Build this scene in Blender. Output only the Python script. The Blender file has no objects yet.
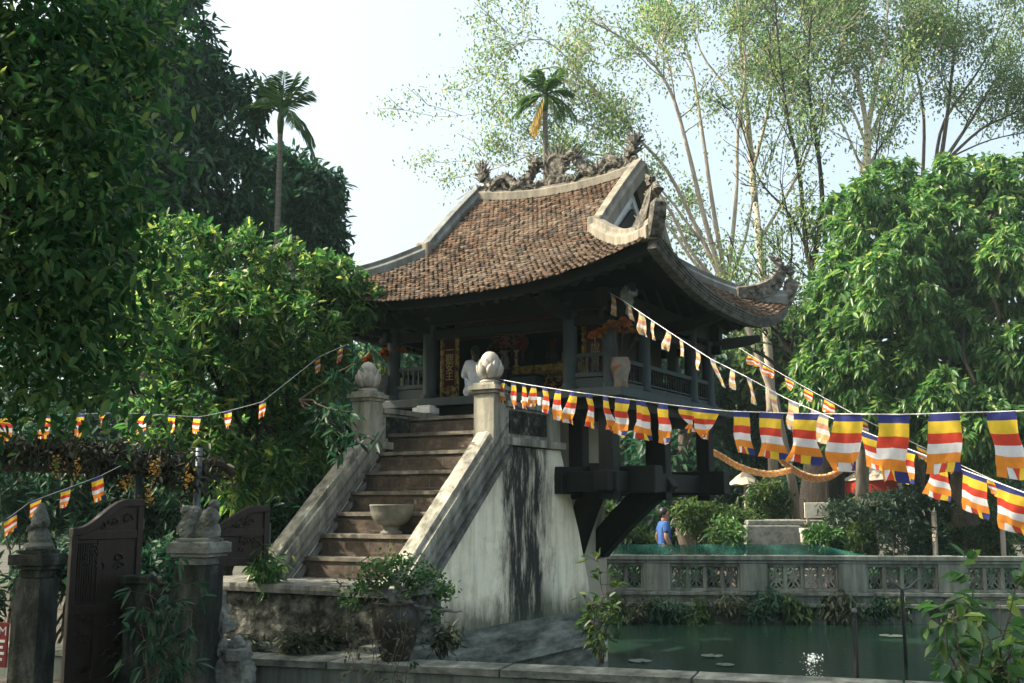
import bpy, bmesh, math, random
import numpy as np
from mathutils import Vector, Matrix, Quaternion
R = math.radians
C = bpy.context.scene.collection
rnd = random.Random(7)
rng = np.random.default_rng(11)

# ------------------------------------------------------------------ camera frame
FPX, HOR, CX, CY = 1090.0, 510.0, 512.0, 341.5
CAMZ = 1.6
PITCH = math.atan((HOR - CY) / FPX)
SP, CP = math.sin(PITCH), math.cos(PITCH)

def at(px, py, Y):
    a, t = (px - CX) / FPX, (CY - py) / FPX
    s = Y / (CP - t * SP)
    return Vector((a * s, Y, CAMZ + s * (t * CP + SP)))

def pxm(Y):
    return Y / FPX

YAW = R(-31)
C0 = Vector((1.09, 12.0, 0.0))
CU, SU = math.cos(YAW), math.sin(YAW)
def L(u, v, z=0.0):
    return Vector((C0.x + u * CU - v * SU, C0.y + u * SU + v * CU, z))

# ------------------------------------------------------------------ scene helpers
def setp(o, label=None, cat=None, group=None, kind=None):
    if label: o['label'] = label
    if cat: o['category'] = cat
    if group: o['group'] = group
    if kind: o['kind'] = kind
    return o

def empty(name, loc=(0, 0, 0), rz=0.0, label=None, cat=None, group=None):
    o = bpy.data.objects.new(name, None)
    o.empty_display_size = .1
    C.objects.link(o)
    o.location = loc
    o.rotation_euler = (0, 0, rz)
    return setp(o, label, cat, group)

def link_mesh(name, me, mats, parent=None):
    o = bpy.data.objects.new(name, me)
    C.objects.link(o)
    for m in (mats if isinstance(mats, (list, tuple)) else [mats]):
        me.materials.append(m)
    if parent: o.parent = parent
    return o

from mathutils import noise as mnoise
def weather(me, cell, amp, freq=4.0):
    """subdivide to the cell size and wear the surface with noise"""
    bm = bmesh.new(); bm.from_mesh(me)
    bmesh.ops.triangulate(bm, faces=[f for f in bm.faces if len(f.verts) > 4])
    for _ in range(9):
        es = [e for e in bm.edges if e.calc_length() > cell*1.5]
        if not es: break
        bmesh.ops.subdivide_edges(bm, edges=es, cuts=1, use_grid_fill=True)
    bm.normal_update()
    off = []
    for v in bm.verts:
        p = v.co
        n = mnoise.noise(p*freq) + .6*mnoise.noise(p*freq*2.7) + .4*mnoise.noise(p*freq*6.5)
        sharp = sum(1 for e in v.link_edges if len(e.link_faces) == 2 and e.calc_face_angle(0) > .6)
        k = n*amp - (amp*1.1*(.6+n) if sharp else 0)
        off.append(v.normal*k)
    for v, o in zip(bm.verts, off): v.co += o
    bm.to_mesh(me); bm.free()

class MB:
    def __init__(s):
        s.v, s.f, s.mi, s.m = [], [], [], 0
    def add(s, verts, faces):
        n = len(s.v)
        s.v += [tuple(p) for p in verts]
        s.f += [tuple(i + n for i in f) for f in faces]
        s.mi += [s.m] * len(faces)
    def box(s, x0, x1, y0, y1, z0, z1):
        s.add([(x0,y0,z0),(x1,y0,z0),(x1,y1,z0),(x0,y1,z0),(x0,y0,z1),(x1,y0,z1),(x1,y1,z1),(x0,y1,z1)],
              [(0,3,2,1),(4,5,6,7),(0,1,5,4),(1,2,6,5),(2,3,7,6),(3,0,4,7)])
    def beam(s, p, q, w, h, up=(0,0,1)):
        p, q, up = Vector(p), Vector(q), Vector(up)
        d = (q - p).normalized()
        x = d.cross(up)
        if x.length < 1e-4: x = d.cross(Vector((0, 1, 0)))
        x.normalize(); y = x.cross(d)
        a, b = x * w / 2, y * h / 2
        s.add([p-a-b, p+a-b, p+a+b, p-a+b, q-a-b, q+a-b, q+a+b, q-a+b],
              [(0,1,2,3),(7,6,5,4),(1,0,4,5),(2,1,5,6),(3,2,6,7),(0,3,7,4)])
    def sweep(s, pts, sec, up=(0,0,1), scales=None, closed=False):
        """sweep a closed 2d section (side, up) along a path"""
        pts = [Vector(p) for p in pts]; n = len(sec); V = []
        for i, p in enumerate(pts):
            d = (pts[min(i+1, len(pts)-1)] - pts[max(i-1, 0)]).normalized()
            x = d.cross(Vector(up))
            if x.length < 1e-4: x = Vector((1, 0, 0))
            x.normalize(); y = x.cross(d)
            k = scales[i] if scales else 1
            V += [p + x * a * k + y * b * k for a, b in sec]
        F = []
        for i in range(len(pts)-1):
            for j in range(n):
                F.append((i*n+j, i*n+(j+1) % n, (i+1)*n+(j+1) % n, (i+1)*n+j))
        F.append(tuple(range(n))[::-1]); F.append(tuple((len(pts)-1)*n+j for j in range(n)))
        s.add(V, F)
    def tube(s, pts, radii, n=8):
        pts = [Vector(p) for p in pts]
        if not isinstance(radii, (list, tuple)): radii = [radii] * len(pts)
        V = []; x = None
        for i, p in enumerate(pts):
            d = (pts[min(i+1, len(pts)-1)] - pts[max(i-1, 0)])
            if d.length < 1e-9: d = Vector((0, 0, 1))
            d.normalize()
            if x is None:
                x = d.cross(Vector((0.3, 1, 0.1)) if abs(d.y) < .9 else Vector((1, 0, 0)))
            x = (x - d * x.dot(d)).normalized(); y = d.cross(x)
            for j in range(n):
                a = 2 * math.pi * j / n
                V.append(p + (x * math.cos(a) + y * math.sin(a)) * radii[i])
        F = []
        for i in range(len(pts)-1):
            for j in range(n):
                F.append((i*n+j, i*n+(j+1) % n, (i+1)*n+(j+1) % n, (i+1)*n+j))
        F.append(tuple(range(n))[::-1]); F.append(tuple((len(pts)-1)*n+j for j in range(n)))
        s.add(V, F)
    def lathe(s, prof, c=(0,0,0), n=20):
        V = []; F = []; k = len(prof)
        for r, z in prof:
            for j in range(n):
                a = 2 * math.pi * j / n
                V.append((c[0] + r * math.cos(a), c[1] + r * math.sin(a), c[2] + z))
        for i in range(k-1):
            for j in range(n):
                F.append((i*n+j, i*n+(j+1) % n, (i+1)*n+(j+1) % n, (i+1)*n+j))
        F.append(tuple(range(n))[::-1]); F.append(tuple((k-1)*n+j for j in range(n)))
        s.add(V, F)
    def prism(s, poly, axis, a, b):
        """extrude a 2d polygon along axis ('u': poly=(v,z), 'v': poly=(u,z), 'z': poly=(u,v))"""
        def P(p, t):
            return {'u': (t, p[0], p[1]), 'v': (p[0], t, p[1]), 'z': (p[0], p[1], t)}[axis]
        n = len(poly)
        V = [P(p, a) for p in poly] + [P(p, b) for p in poly]
        F = [tuple(range(n))[::-1], tuple(range(n, 2*n))]
        F += [(i, (i+1) % n, n+(i+1) % n, n+i) for i in range(n)]
        s.add(V, F)
    def blob(s, c, r, n=10, m=7, jag=0.0, rs=rnd):
        V = []; F = []
        rx, ry, rz = r if isinstance(r, (tuple, list)) else (r, r, r)
        V.append((c[0], c[1], c[2]-rz))
        for i in range(1, m):
            t = math.pi * i / m
            for j in range(n):
                a = 2 * math.pi * j / n
                k = 1 + jag * (rs.random() - .5) * 2
                V.append((c[0] + rx*k*math.sin(t)*math.cos(a), c[1] + ry*k*math.sin(t)*math.sin(a), c[2] - rz*k*math.cos(t)))
        V.append((c[0], c[1], c[2]+rz))
        for j in range(n): F.append((0, 1+(j+1) % n, 1+j))
        for i in range(m-2):
            for j in range(n):
                F.append((1+i*n+j, 1+i*n+(j+1) % n, 1+(i+1)*n+(j+1) % n, 1+(i+1)*n+j))
        e = len(V)-1
        for j in range(n): F.append((e, 1+(m-2)*n+j, 1+(m-2)*n+(j+1) % n))
        s.add(V, F)
    def cone(s, p, q, r, n=5):
        s.tube([p, q], [r, r*.08], n)
    def build(s, name, mats, parent=None, smooth=False, bevel=0.0, seg=2, fix=True, rough=None):
        me = bpy.data.meshes.new(name)
        me.from_pydata(s.v, [], s.f)
        if fix:
            bm = bmesh.new(); bm.from_mesh(me)
            bmesh.ops.recalc_face_normals(bm, faces=bm.faces)
            bm.to_mesh(me); bm.free()
        me.polygons.foreach_set('material_index', s.mi)
        if rough: weather(me, *rough)
        if smooth:
            me.polygons.foreach_set('use_smooth', [True]*len(me.polygons))
        o = link_mesh(name, me, mats, parent)
        if bevel:
            b = o.modifiers.new('Bevel', 'BEVEL'); b.width = bevel; b.segments = seg
            b.limit_method = 'ANGLE'; b.angle_limit = R(35)
        me.update()
        return o

def mesh_np(name, V, F, mat, parent=None, smooth=False):
    """V (n,3), F (m,k) arrays"""
    me = bpy.data.meshes.new(name)
    V = np.asarray(V, np.float32); F = np.asarray(F, np.int32); k = F.shape[1]
    me.vertices.add(len(V)); me.vertices.foreach_set('co', V.ravel())
    me.loops.add(F.size); me.loops.foreach_set('vertex_index', F.ravel())
    me.polygons.add(len(F))
    me.polygons.foreach_set('loop_start', np.arange(0, F.size, k, dtype=np.int32))
    me.update(calc_edges=True)
    if smooth: me.polygons.foreach_set('use_smooth', np.ones(len(F), bool))
    return link_mesh(name, me, mat, parent)

# ------------------------------------------------------------------ materials
def new_mat(name):
    m = bpy.data.materials.new(name); m.use_nodes = True
    nt = m.node_tree
    return m, nt, nt.nodes['Principled BSDF']

def N(nt, t, **kw):
    n = nt.nodes.new(t)
    for k, v in kw.items(): setattr(n, k, v)
    return n

def ramp(nt, stops, fac=None):
    r = N(nt, 'ShaderNodeValToRGB'); e = r.color_ramp.elements
    while len(e) < len(stops): e.new(.5)
    for i, (p, c) in enumerate(stops):
        e[i].position = p; e[i].color = (*c, 1) if len(c) == 3 else c
    if fac is not None: nt.links.new(fac, r.inputs[0])
    return r

def noise(nt, scale, detail=6, rough=.6, vec=None, vscale=None):
    n = N(nt, 'ShaderNodeTexNoise'); n.inputs['Scale'].default_value = scale
    n.inputs['Detail'].default_value = detail; n.inputs['Roughness'].default_value = rough
    tc = N(nt, 'ShaderNodeTexCoord')
    mp = N(nt, 'ShaderNodeMapping')
    if vscale: mp.inputs['Scale'].default_value = vscale
    nt.links.new(vec if vec is not None else tc.outputs['Object'], mp.inputs[0])
    nt.links.new(mp.outputs[0], n.inputs['Vector'])
    return n

def mixc(nt, a, b, fac, mode='MIX'):
    m = N(nt, 'ShaderNodeMix', data_type='RGBA', blend_type=mode)
    for s_, val in ((6, a), (7, b), (0, fac)):
        if hasattr(val, 'is_linked') or hasattr(val, 'links'): nt.links.new(val, m.inputs[s_])
        elif s_ == 0: m.inputs[0].default_value = val
        else: m.inputs[s_].default_value = (*val, 1)
    return m.outputs[2]

def bump(nt, bs, h, strength=.3, dist=.02):
    b = N(nt, 'ShaderNodeBump'); b.inputs['Strength'].default_value = strength
    b.inputs['Distance'].default_value = dist
    nt.links.new(h, b.inputs['Height']); nt.links.new(b.outputs[0], bs.inputs['Normal'])

def mat_noise(name, stops, scale=4, vscale=None, rough=.8, bstr=.3, bdist=.01, detail=8, spec=.3, bscale=None):
    m, nt, bs = new_mat(name)
    n = noise(nt, scale, detail, .65, vscale=vscale)
    r = ramp(nt, stops, n.outputs[0])
    nt.links.new(r.outputs[0], bs.inputs['Base Color'])
    bs.inputs['Roughness'].default_value = rough
    bs.inputs['Specular IOR Level'].default_value = spec
    if bstr:
        b = noise(nt, bscale or scale*6, 6, .7)
        bump(nt, bs, b.outputs[0], bstr, bdist)
    return m

def mat_plain(name, col, rough=.6, metal=0, spec=.4):
    m, nt, bs = new_mat(name)
    n = noise(nt, 9, 4, .6)
    lo = tuple(c*.78 for c in col); hi = tuple(min(1, c*1.15) for c in col)
    r = ramp(nt, [(.3, lo), (.7, hi)], n.outputs[0])
    nt.links.new(r.outputs[0], bs.inputs['Base Color'])
    bs.inputs['Roughness'].default_value = rough; bs.inputs['Metallic'].default_value = metal
    bs.inputs['Specular IOR Level'].default_value = spec
    return m

def mat_leaf(name, stops, trans=.35, rough=.42, tcol=None, spec=.35):
    m, nt, bs = new_mat(name)
    g = N(nt, 'ShaderNodeNewGeometry')
    r = ramp(nt, stops, g.outputs['Random Per Island'])
    nt.links.new(r.outputs[0], bs.inputs['Base Color'])
    bs.inputs['Roughness'].default_value = rough; bs.inputs['Specular IOR Level'].default_value = spec
    tr = N(nt, 'ShaderNodeBsdfTranslucent')
    hs = N(nt, 'ShaderNodeHueSaturation'); hs.inputs['Hue'].default_value = .488
    hs.inputs['Saturation'].default_value = 1.15; hs.inputs['Value'].default_value = 1.8
    nt.links.new(r.outputs[0], hs.inputs['Color']); nt.links.new(hs.outputs[0], tr.inputs['Color'])
    mx = N(nt, 'ShaderNodeMixShader'); mx.inputs[0].default_value = trans
    out = nt.nodes['Material Output']
    nt.links.new(bs.outputs[0], mx.inputs[1]); nt.links.new(tr.outputs[0], mx.inputs[2])
    nt.links.new(mx.outputs[0], out.inputs['Surface'])
    return m

def mat_cloth(name, col, trans=.58):
    m, nt, bs = new_mat(name)
    n = noise(nt, 30, 3, .6)
    r = ramp(nt, [(.3, tuple(c*.85 for c in col)), (.7, col)], n.outputs[0])
    nt.links.new(r.outputs[0], bs.inputs['Base Color'])
    bs.inputs['Roughness'].default_value = .8; bs.inputs['Specular IOR Level'].default_value = .15
    tr = N(nt, 'ShaderNodeBsdfTranslucent'); nt.links.new(r.outputs[0], tr.inputs['Color'])
    mx = N(nt, 'ShaderNodeMixShader'); mx.inputs[0].default_value = trans
    nt.links.new(bs.outputs[0], mx.inputs[1]); nt.links.new(tr.outputs[0], mx.inputs[2])
    nt.links.new(mx.outputs[0], nt.nodes['Material Output'].inputs['Surface'])
    return m

M = {}
# weathered lime plaster with dark vertical run-off streaks
def make_plaster(name, base, streak=.5, zone=None):
    m, nt, bs = new_mat(name)
    big = noise(nt, 1.6, 8, .65)
    col = ramp(nt, [(.3, tuple(c*.72 for c in base)), (.5, base), (.75, tuple(min(.85, c*1.12) for c in base))], big.outputs[0]).outputs[0]
    st = noise(nt, 2.2, 9, .68, vscale=(3.2, 3.2, .32))
    sr = ramp(nt, [(.50-.1*streak, (0,0,0)), (.68, (1,1,1))], st.outputs[0])
    f = N(nt, 'ShaderNodeMath', operation='MULTIPLY'); nt.links.new(sr.outputs[0], f.inputs[0]); f.inputs[1].default_value = .75*streak
    col = mixc(nt, col, (.07,.075,.065), f.outputs[0])
    fine = noise(nt, 14, 8, .7)
    fr = ramp(nt, [(.58, (0,0,0)), (.72, (1,1,1))], fine.outputs[0])
    f2 = N(nt, 'ShaderNodeMath', operation='MULTIPLY'); nt.links.new(fr.outputs[0], f2.inputs[0]); f2.inputs[1].default_value = .45*streak
    col = mixc(nt, col, (.05,.055,.05), f2.outputs[0])
    if zone:   # black algae run below the parapet: a stain between two v values, ragged edges
        tc = N(nt, 'ShaderNodeTexCoord'); sx = N(nt, 'ShaderNodeSeparateXYZ'); nt.links.new(tc.outputs['Object'], sx.inputs[0])
        wob = noise(nt, 2.4, 8, .75, vscale=(1, 1.6, .5))
        for (v0, v1, w, z0) in zone:
            a = N(nt, 'ShaderNodeMath', operation='MULTIPLY_ADD'); nt.links.new(wob.outputs[0], a.inputs[0]); a.inputs[1].default_value = 1.3; a.inputs[2].default_value = -.65
            b = N(nt, 'ShaderNodeMath', operation='ADD'); nt.links.new(a.outputs[0], b.inputs[0]); nt.links.new(sx.outputs[1], b.inputs[1])
            c = N(nt, 'ShaderNodeMath', operation='SUBTRACT'); nt.links.new(b.outputs[0], c.inputs[0]); c.inputs[1].default_value = (v0+v1)/2
            d = N(nt, 'ShaderNodeMath', operation='ABSOLUTE'); nt.links.new(c.outputs[0], d.inputs[0])
            mr = N(nt, 'ShaderNodeMapRange'); nt.links.new(d.outputs[0], mr.inputs[0])
            mr.inputs[1].default_value = (v1-v0)/2; mr.inputs[2].default_value = (v1-v0)/2+w
            mr.inputs[3].default_value = 1; mr.inputs[4].default_value = 0
            tx = noise(nt, 5, 9, .72, vscale=(1.5, 2.0, .32))
            tr = ramp(nt, [(.33, (.15,)*3), (.50, (1,1,1))], tx.outputs[0])
            g = N(nt, 'ShaderNodeMath', operation='MULTIPLY'); nt.links.new(mr.outputs[0], g.inputs[0]); nt.links.new(tr.outputs[0], g.inputs[1])
            col = mixc(nt, col, (.035,.038,.035), g.outputs[0])
        # damp moss creeping up from the foot of the wall
        mz = N(nt, 'ShaderNodeMath', operation='MULTIPLY_ADD'); nt.links.new(wob.outputs[0], mz.inputs[0]); mz.inputs[1].default_value = -.9; nt.links.new(sx.outputs[2], mz.inputs[2])
        mm = N(nt, 'ShaderNodeMapRange'); nt.links.new(mz.outputs[0], mm.inputs[0])
        mm.inputs[1].default_value = .05; mm.inputs[2].default_value = .32; mm.inputs[3].default_value = .85; mm.inputs[4].default_value = 0
        col = mixc(nt, col, (.045,.06,.04), mm.outputs[0])
    nt.links.new(col, bs.inputs['Base Color'])
    bs.inputs['Roughness'].default_value = .9; bs.inputs['Specular IOR Level'].default_value = .15
    bump(nt, bs, fine.outputs[0], .35, .012)
    return m
M['plaster'] = make_plaster('weathered_white_plaster', (.88,.81,.63), .5, zone=[(-1.08,-.50,.30,0)])
M['plaster_trim'] = make_plaster('weathered_lime_trim', (.40,.385,.32), 1.4)
M['plaster_dark'] = make_plaster('blackened_plaster', (.26,.26,.24), 1.6)
M['mortar'] = make_plaster('lime_mortar_ridge', (.20,.215,.21), 1.2)
M['ridge_lime_lit'] = make_plaster('sunlit_ridge_lime', (.26,.235,.19), 1.2)  # cream copy of the ridge mortar, sunlight put into the colour
M['eave_grey'] = mat_noise('grey_stacked_eave_tiles', [(.35, (.05,.05,.045)), (.6, (.15,.145,.13))], 11, rough=.95, bstr=.8, bdist=.02)
M['ridge_stone'] = mat_noise('mossy_ridge_ornament', [(.36, (.030,.028,.025)), (.52, (.15,.14,.12)), (.70, (.36,.335,.29))], 13, rough=.95, bstr=1, bdist=.03)
M['gable'] = mat_noise('pale_gable_plaster', [(.3, (.38,.42,.43)), (.6, (.62,.66,.67))], 3, rough=.9)
M['stone'] = mat_noise('old_mossy_stone', [(.3, (.05,.06,.05)), (.48, (.17,.18,.16)), (.7, (.33,.34,.30))], 5, rough=.95, bstr=.8, bdist=.03)  # tone lowered overall: shade by the gate put into the colour
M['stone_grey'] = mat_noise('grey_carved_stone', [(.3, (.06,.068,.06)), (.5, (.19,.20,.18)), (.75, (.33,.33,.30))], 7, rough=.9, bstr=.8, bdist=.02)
M['stone_pale'] = mat_noise('pale_carved_stone', [(.3, (.17,.165,.145)), (.5, (.36,.34,.30)), (.75, (.50,.475,.42))], 6, rough=.85, bstr=.5)
M['pillar'] = mat_noise('cream_pillar_concrete', [(.3, (.33,.31,.24)), (.6, (.46,.44,.35))], 2.2, rough=.85, bstr=.3)
M['wall_stone'] = make_plaster('pond_wall_stone', (.20,.225,.20), 1.4)
M['rubble'] = mat_noise('rubble_stone', [(.38, (.014,.016,.014)), (.5, (.075,.08,.068)), (.66, (.21,.215,.19))], 9, rough=.95, bstr=1, bdist=.05, bscale=14)
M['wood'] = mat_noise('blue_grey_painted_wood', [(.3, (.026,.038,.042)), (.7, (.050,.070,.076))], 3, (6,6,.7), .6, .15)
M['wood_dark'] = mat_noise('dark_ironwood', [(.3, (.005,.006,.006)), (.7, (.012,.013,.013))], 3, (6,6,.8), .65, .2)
M['gate'] = mat_noise('brown_gate_wood', [(.3, (.015,.011,.009)), (.7, (.036,.026,.020))], 4, (6,6,.8), .5, .25)
M['gold'] = mat_noise('gilded_carving', [(.4, (.05,.03,.012)), (.52, (.55,.36,.09)), (.7, (.75,.52,.16))], 16, rough=.4, bstr=.8, bdist=.02)
M['gilt'] = mat_plain('gilt_paint', (.80,.62,.25), .35, .3)
M['lacquer'] = mat_plain('dark_red_lacquer', (.09,.022,.016), .3)
M['red'] = mat_plain('red_paint', (.22,.018,.016), .5)
M['white'] = mat_plain('white_paint', (.75,.75,.72), .6)
M['cloth_white'] = mat_plain('white_cotton', (.80,.82,.88), .85, 0, .1)
M['cloth_blue'] = mat_plain('blue_cotton', (.045,.11,.30), .85, 0, .1)
M['cloth_navy'] = mat_plain('navy_trousers', (.03,.035,.05), .85, 0, .1)
M['skin'] = mat_plain('skin', (.34,.19,.125), .55)
M['hair'] = mat_plain('black_hair', (.012,.010,.010), .45)
M['hat'] = mat_plain('straw_colour', (.45,.36,.25), .8)
M['bark'] = mat_noise('grey_brown_bark', [(.3, (.06,.045,.035)), (.7, (.17,.135,.105))], 5, (4,4,.8), .9, .8, .03)
M['bark_pale'] = mat_noise('pale_smooth_bark', [(.3, (.26,.21,.165)), (.7, (.50,.43,.36))], 3, (4,4,.8), .85, .4)
M['bark_fig'] = mat_noise('dark_fig_bark', [(.3, (.010,.008,.006)), (.55, (.028,.022,.018)), (.75, (.09,.075,.06))], 4, (5,5,.5), .9, .9, .04)
M['shade_moss_stone'] = mat_noise('shade_darkened_mossy_stone', [(.36, (.010,.013,.010)), (.52, (.033,.040,.033)), (.70, (.11,.12,.105))], 5.5, (1.6,1.6,.45), .95, .9, .03)  # mossy stone, darkened further: the gate's shade is put into its colour
M['plinth'] = mat_noise('algae_plinth_stone', [(.34, (.035,.042,.035)), (.5, (.14,.155,.135)), (.68, (.30,.315,.28))], 4, (1,.5,2), .95, .8, .03)
M['bark_dark'] = mat_noise('dark_wet_bark', [(.3, (.018,.015,.012)), (.7, (.055,.045,.036))], 5, (4,4,.8), .9, .8, .03)
M['palm_bark'] = mat_noise('palm_trunk_bark', [(.35, (.06,.056,.046)), (.6, (.15,.14,.115))], 2, (1,1,9), .9, .4)
M['ceramic'] = mat_noise('glazed_painted_ceramic', [(.35, (.15,.155,.14)), (.47, (.20,.20,.18)), (.55, (.24,.09,.05)), (.64, (.07,.14,.07)), (.75, (.17,.17,.15))], 9, rough=.35, bstr=0)
M['ceramic_dark'] = mat_plain('dark_glazed_ceramic', (.020,.016,.014), .45)
M['ceramic_grey'] = mat_noise('grey_painted_ceramic', [(.35, (.07,.08,.08)), (.6, (.20,.21,.21))], 8, rough=.35, bstr=0)
M['lotus_dry'] = mat_leaf('dried_orange_lotus', [(0, (.30,.09,.02)), (.5, (.48,.18,.045)), (1, (.55,.30,.12))], .3, .7)
M['stem_dry'] = mat_plain('dry_stems', (.05,.028,.018), .8)
M['string'] = mat_plain('white_string', (.7,.7,.68), .8)
M['pipe'] = mat_plain('grey_galvanised_pipe', (.085,.105,.115), .45, .3)
M['moss'] = mat_noise('mossy_soil', [(.35, (.03,.035,.02)), (.6, (.06,.07,.035))], 3, rough=1, bstr=.6, bdist=.05)
F_BLUE = mat_cloth('flag_cloth_blue', (.055,.065,.24))
F_YEL = mat_cloth('flag_cloth_yellow', (.86,.60,.06))
F_RED = mat_cloth('flag_cloth_red', (.66,.075,.045))
F_WHT = mat_cloth('flag_cloth_white', (.80,.80,.82))
F_ORG = mat_cloth('flag_cloth_orange', (.83,.30,.05))
PALE_BACKLIT = [mat_cloth('pale_backlit_blue', (.36,.35,.46)), mat_cloth('pale_backlit_yellow', (.86,.72,.34)), mat_cloth('pale_backlit_red', (.76,.36,.24)), mat_cloth('pale_backlit_white', (.84,.82,.76)), mat_cloth('pale_backlit_orange', (.85,.55,.24))]  # pale copies of the flag colours, backlight put into the cloth
FLAGM = [F_BLUE, F_YEL, F_RED, F_WHT, F_ORG]

# roof tiles: per-tile colour from clay red to lichen grey
m, nt, bs = new_mat('terracotta_scale_tiles')
g = N(nt, 'ShaderNodeNewGeometry')
r1 = ramp(nt, [(0, (.014,.011,.009)), (.25, (.038,.024,.016)), (.5, (.088,.045,.024)), (.75, (.108,.064,.039)), (1, (.150,.116,.083))], g.outputs['Random Per Island'])
n1 = noise(nt, 1.3, 6, .7)
r2 = ramp(nt, [(.42, (0,0,0)), (.66, (1,1,1))], n1.outputs[0])
n2 = noise(nt, 26, 5, .7)
r3 = ramp(nt, [(.45, (0,0,0)), (.62, (1,1,1))], n2.outputs[0])
f = N(nt, 'ShaderNodeMath', operation='MULTIPLY'); nt.links.new(r2.outputs[0], f.inputs[0]); f.inputs[1].default_value = .22
c = mixc(nt, r1.outputs[0], (.28,.25,.20), f.outputs[0])
f = N(nt, 'ShaderNodeMath', operation='MULTIPLY'); nt.links.new(r3.outputs[0], f.inputs[0]); f.inputs[1].default_value = .55
c = mixc(nt, c, (.045,.04,.035), f.outputs[0])
nt.links.new(c, bs.inputs['Base Color']); bs.inputs['Roughness'].default_value = .9; bs.inputs['Specular IOR Level'].default_value = .15
bump(nt, bs, n2.outputs[0], .4, .01)
M['tile'] = m

# brick steps
m, nt, bs = new_mat('worn_brick_steps')
n1 = noise(nt, 5, 8, .7)
r1 = ramp(nt, [(.3, (.020,.017,.014)), (.5, (.070,.050,.036)), (.72, (.20,.155,.112))], n1.outputs[0])
tc = N(nt, 'ShaderNodeTexCoord'); mp = N(nt, 'ShaderNodeMapping'); mp.inputs['Rotation'].default_value = (R(90), 0, 0)
nt.links.new(tc.outputs['Object'], mp.inputs[0])
br = N(nt, 'ShaderNodeTexBrick'); nt.links.new(mp.outputs[0], br.inputs['Vector'])
br.inputs['Scale'].default_value = 1.0; br.inputs['Brick Width'].default_value = .24; br.inputs['Row Height'].default_value = .1075
br.inputs['Mortar Size'].default_value = .008; br.inputs['Mortar Smooth'].default_value = .4
c = mixc(nt, r1.outputs[0], (.085,.07,.058), br.outputs['Fac'])
nt.links.new(c, bs.inputs['Base Color']); bs.inputs['Roughness'].default_value = .9
bump(nt, bs, n1.outputs[0], .5, .02)
M['brick'] = m

M['tread'] = mat_noise('worn_grey_tread', [(.3, (.05,.045,.036)), (.5, (.13,.115,.095)), (.7, (.26,.235,.20))], 6, rough=.95, bstr=.6)
# pond water
m, nt, bs = new_mat('murky_pond_water')
bs.inputs['Base Color'].default_value = (.015,.040,.028,1)
bs.inputs['Roughness'].default_value = .06; bs.inputs['IOR'].default_value = 1.33
n1 = noise(nt, 5, 6, .65, vscale=(1, 2.4, 1))
bump(nt, bs, n1.outputs[0], .16, .03)
M['water'] = m

# ground: trodden earth and old paving
M['ground'] = mat_noise('earth_and_paving', [(.35, (.035,.034,.028)), (.55, (.07,.066,.055)), (.7, (.10,.096,.086))], 1.2, rough=1, bstr=.5, bdist=.05, bscale=12)

# green mesh net
m, nt, bs = new_mat('green_netting')
bs.inputs['Base Color'].default_value = (.008,.11,.078,1); bs.inputs['Roughness'].default_value = .7
tp = N(nt, 'ShaderNodeBsdfTransparent'); mx = N(nt, 'ShaderNodeMixShader')
nn = noise(nt, 18, 4, .7, vscale=(1, 1, .25)); rr = ramp(nt, [(.3, (.55,)*3), (.7, (.95,)*3)], nn.outputs[0])
nt.links.new(rr.outputs[0], mx.inputs[0]); nt.links.new(tp.outputs[0], mx.inputs[1]); nt.links.new(bs.outputs[0], mx.inputs[2])
nt.links.new(mx.outputs[0], nt.nodes['Material Output'].inputs['Surface'])
M['net'] = m

LF = {
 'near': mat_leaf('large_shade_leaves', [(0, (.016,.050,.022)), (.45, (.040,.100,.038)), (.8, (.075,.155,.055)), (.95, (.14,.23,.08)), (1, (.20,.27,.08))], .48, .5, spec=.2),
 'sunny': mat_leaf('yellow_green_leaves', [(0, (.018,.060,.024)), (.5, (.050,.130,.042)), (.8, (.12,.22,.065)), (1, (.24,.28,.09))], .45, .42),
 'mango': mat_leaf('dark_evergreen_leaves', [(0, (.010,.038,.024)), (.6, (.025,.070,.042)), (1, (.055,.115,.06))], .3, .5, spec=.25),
 'longan': mat_leaf('glossy_longan_leaves', [(0, (.026,.080,.030)), (.5, (.062,.155,.050)), (.82, (.14,.25,.08)), (1, (.22,.29,.09))], .40, .36, spec=.5),
 'bodhi': mat_leaf('small_bodhi_leaves', [(0, (.06,.12,.055)), (.6, (.11,.185,.08)), (1, (.21,.23,.11))], .55, .5),
 'mid': mat_leaf('mixed_green_leaves', [(0, (.022,.055,.020)), (.6, (.05,.10,.03)), (1, (.11,.15,.04))], .35, .45),
 'palm': mat_leaf('palm_leaflets', [(0, (.03,.075,.025)), (.7, (.06,.13,.04)), (1, (.12,.18,.05))], .35, .4),
 'palm_dead': mat_leaf('dead_palm_fronds', [(0, (.35,.24,.06)), (1, (.55,.42,.12))], .35, .6),
 'bonsai': mat_leaf('bonsai_leaves', [(0, (.02,.06,.02)), (.6, (.04,.11,.03)), (1, (.07,.16,.04))], .3, .45),
 'pine': mat_leaf('dark_pine_needles', [(0, (.014,.034,.022)), (1, (.03,.06,.034))], .15, .5),
 'vine': mat_leaf('dry_vine_leaves', [(0, (.012,.016,.010)), (.7, (.025,.032,.016)), (1, (.05,.05,.022))], .15, .6),
 'yellow': mat_leaf('yellow_petals', [(0, (.36,.22,.05)), (1, (.55,.40,.12))], .4, .6),
 'fern': mat_leaf('dull_fern_leaves', [(0, (.03,.045,.025)), (.7, (.06,.075,.045)), (1, (.10,.11,.07))], .25, .5),
 'pale': mat_leaf('pale_flowers', [(0, (.5,.5,.45)), (1, (.75,.74,.70))], .3, .6),
}
# ------------------------------------------------------------------ foliage helpers
def unit(a):
    return a / np.maximum(np.linalg.norm(a, axis=1, keepdims=True), 1e-9)

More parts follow.
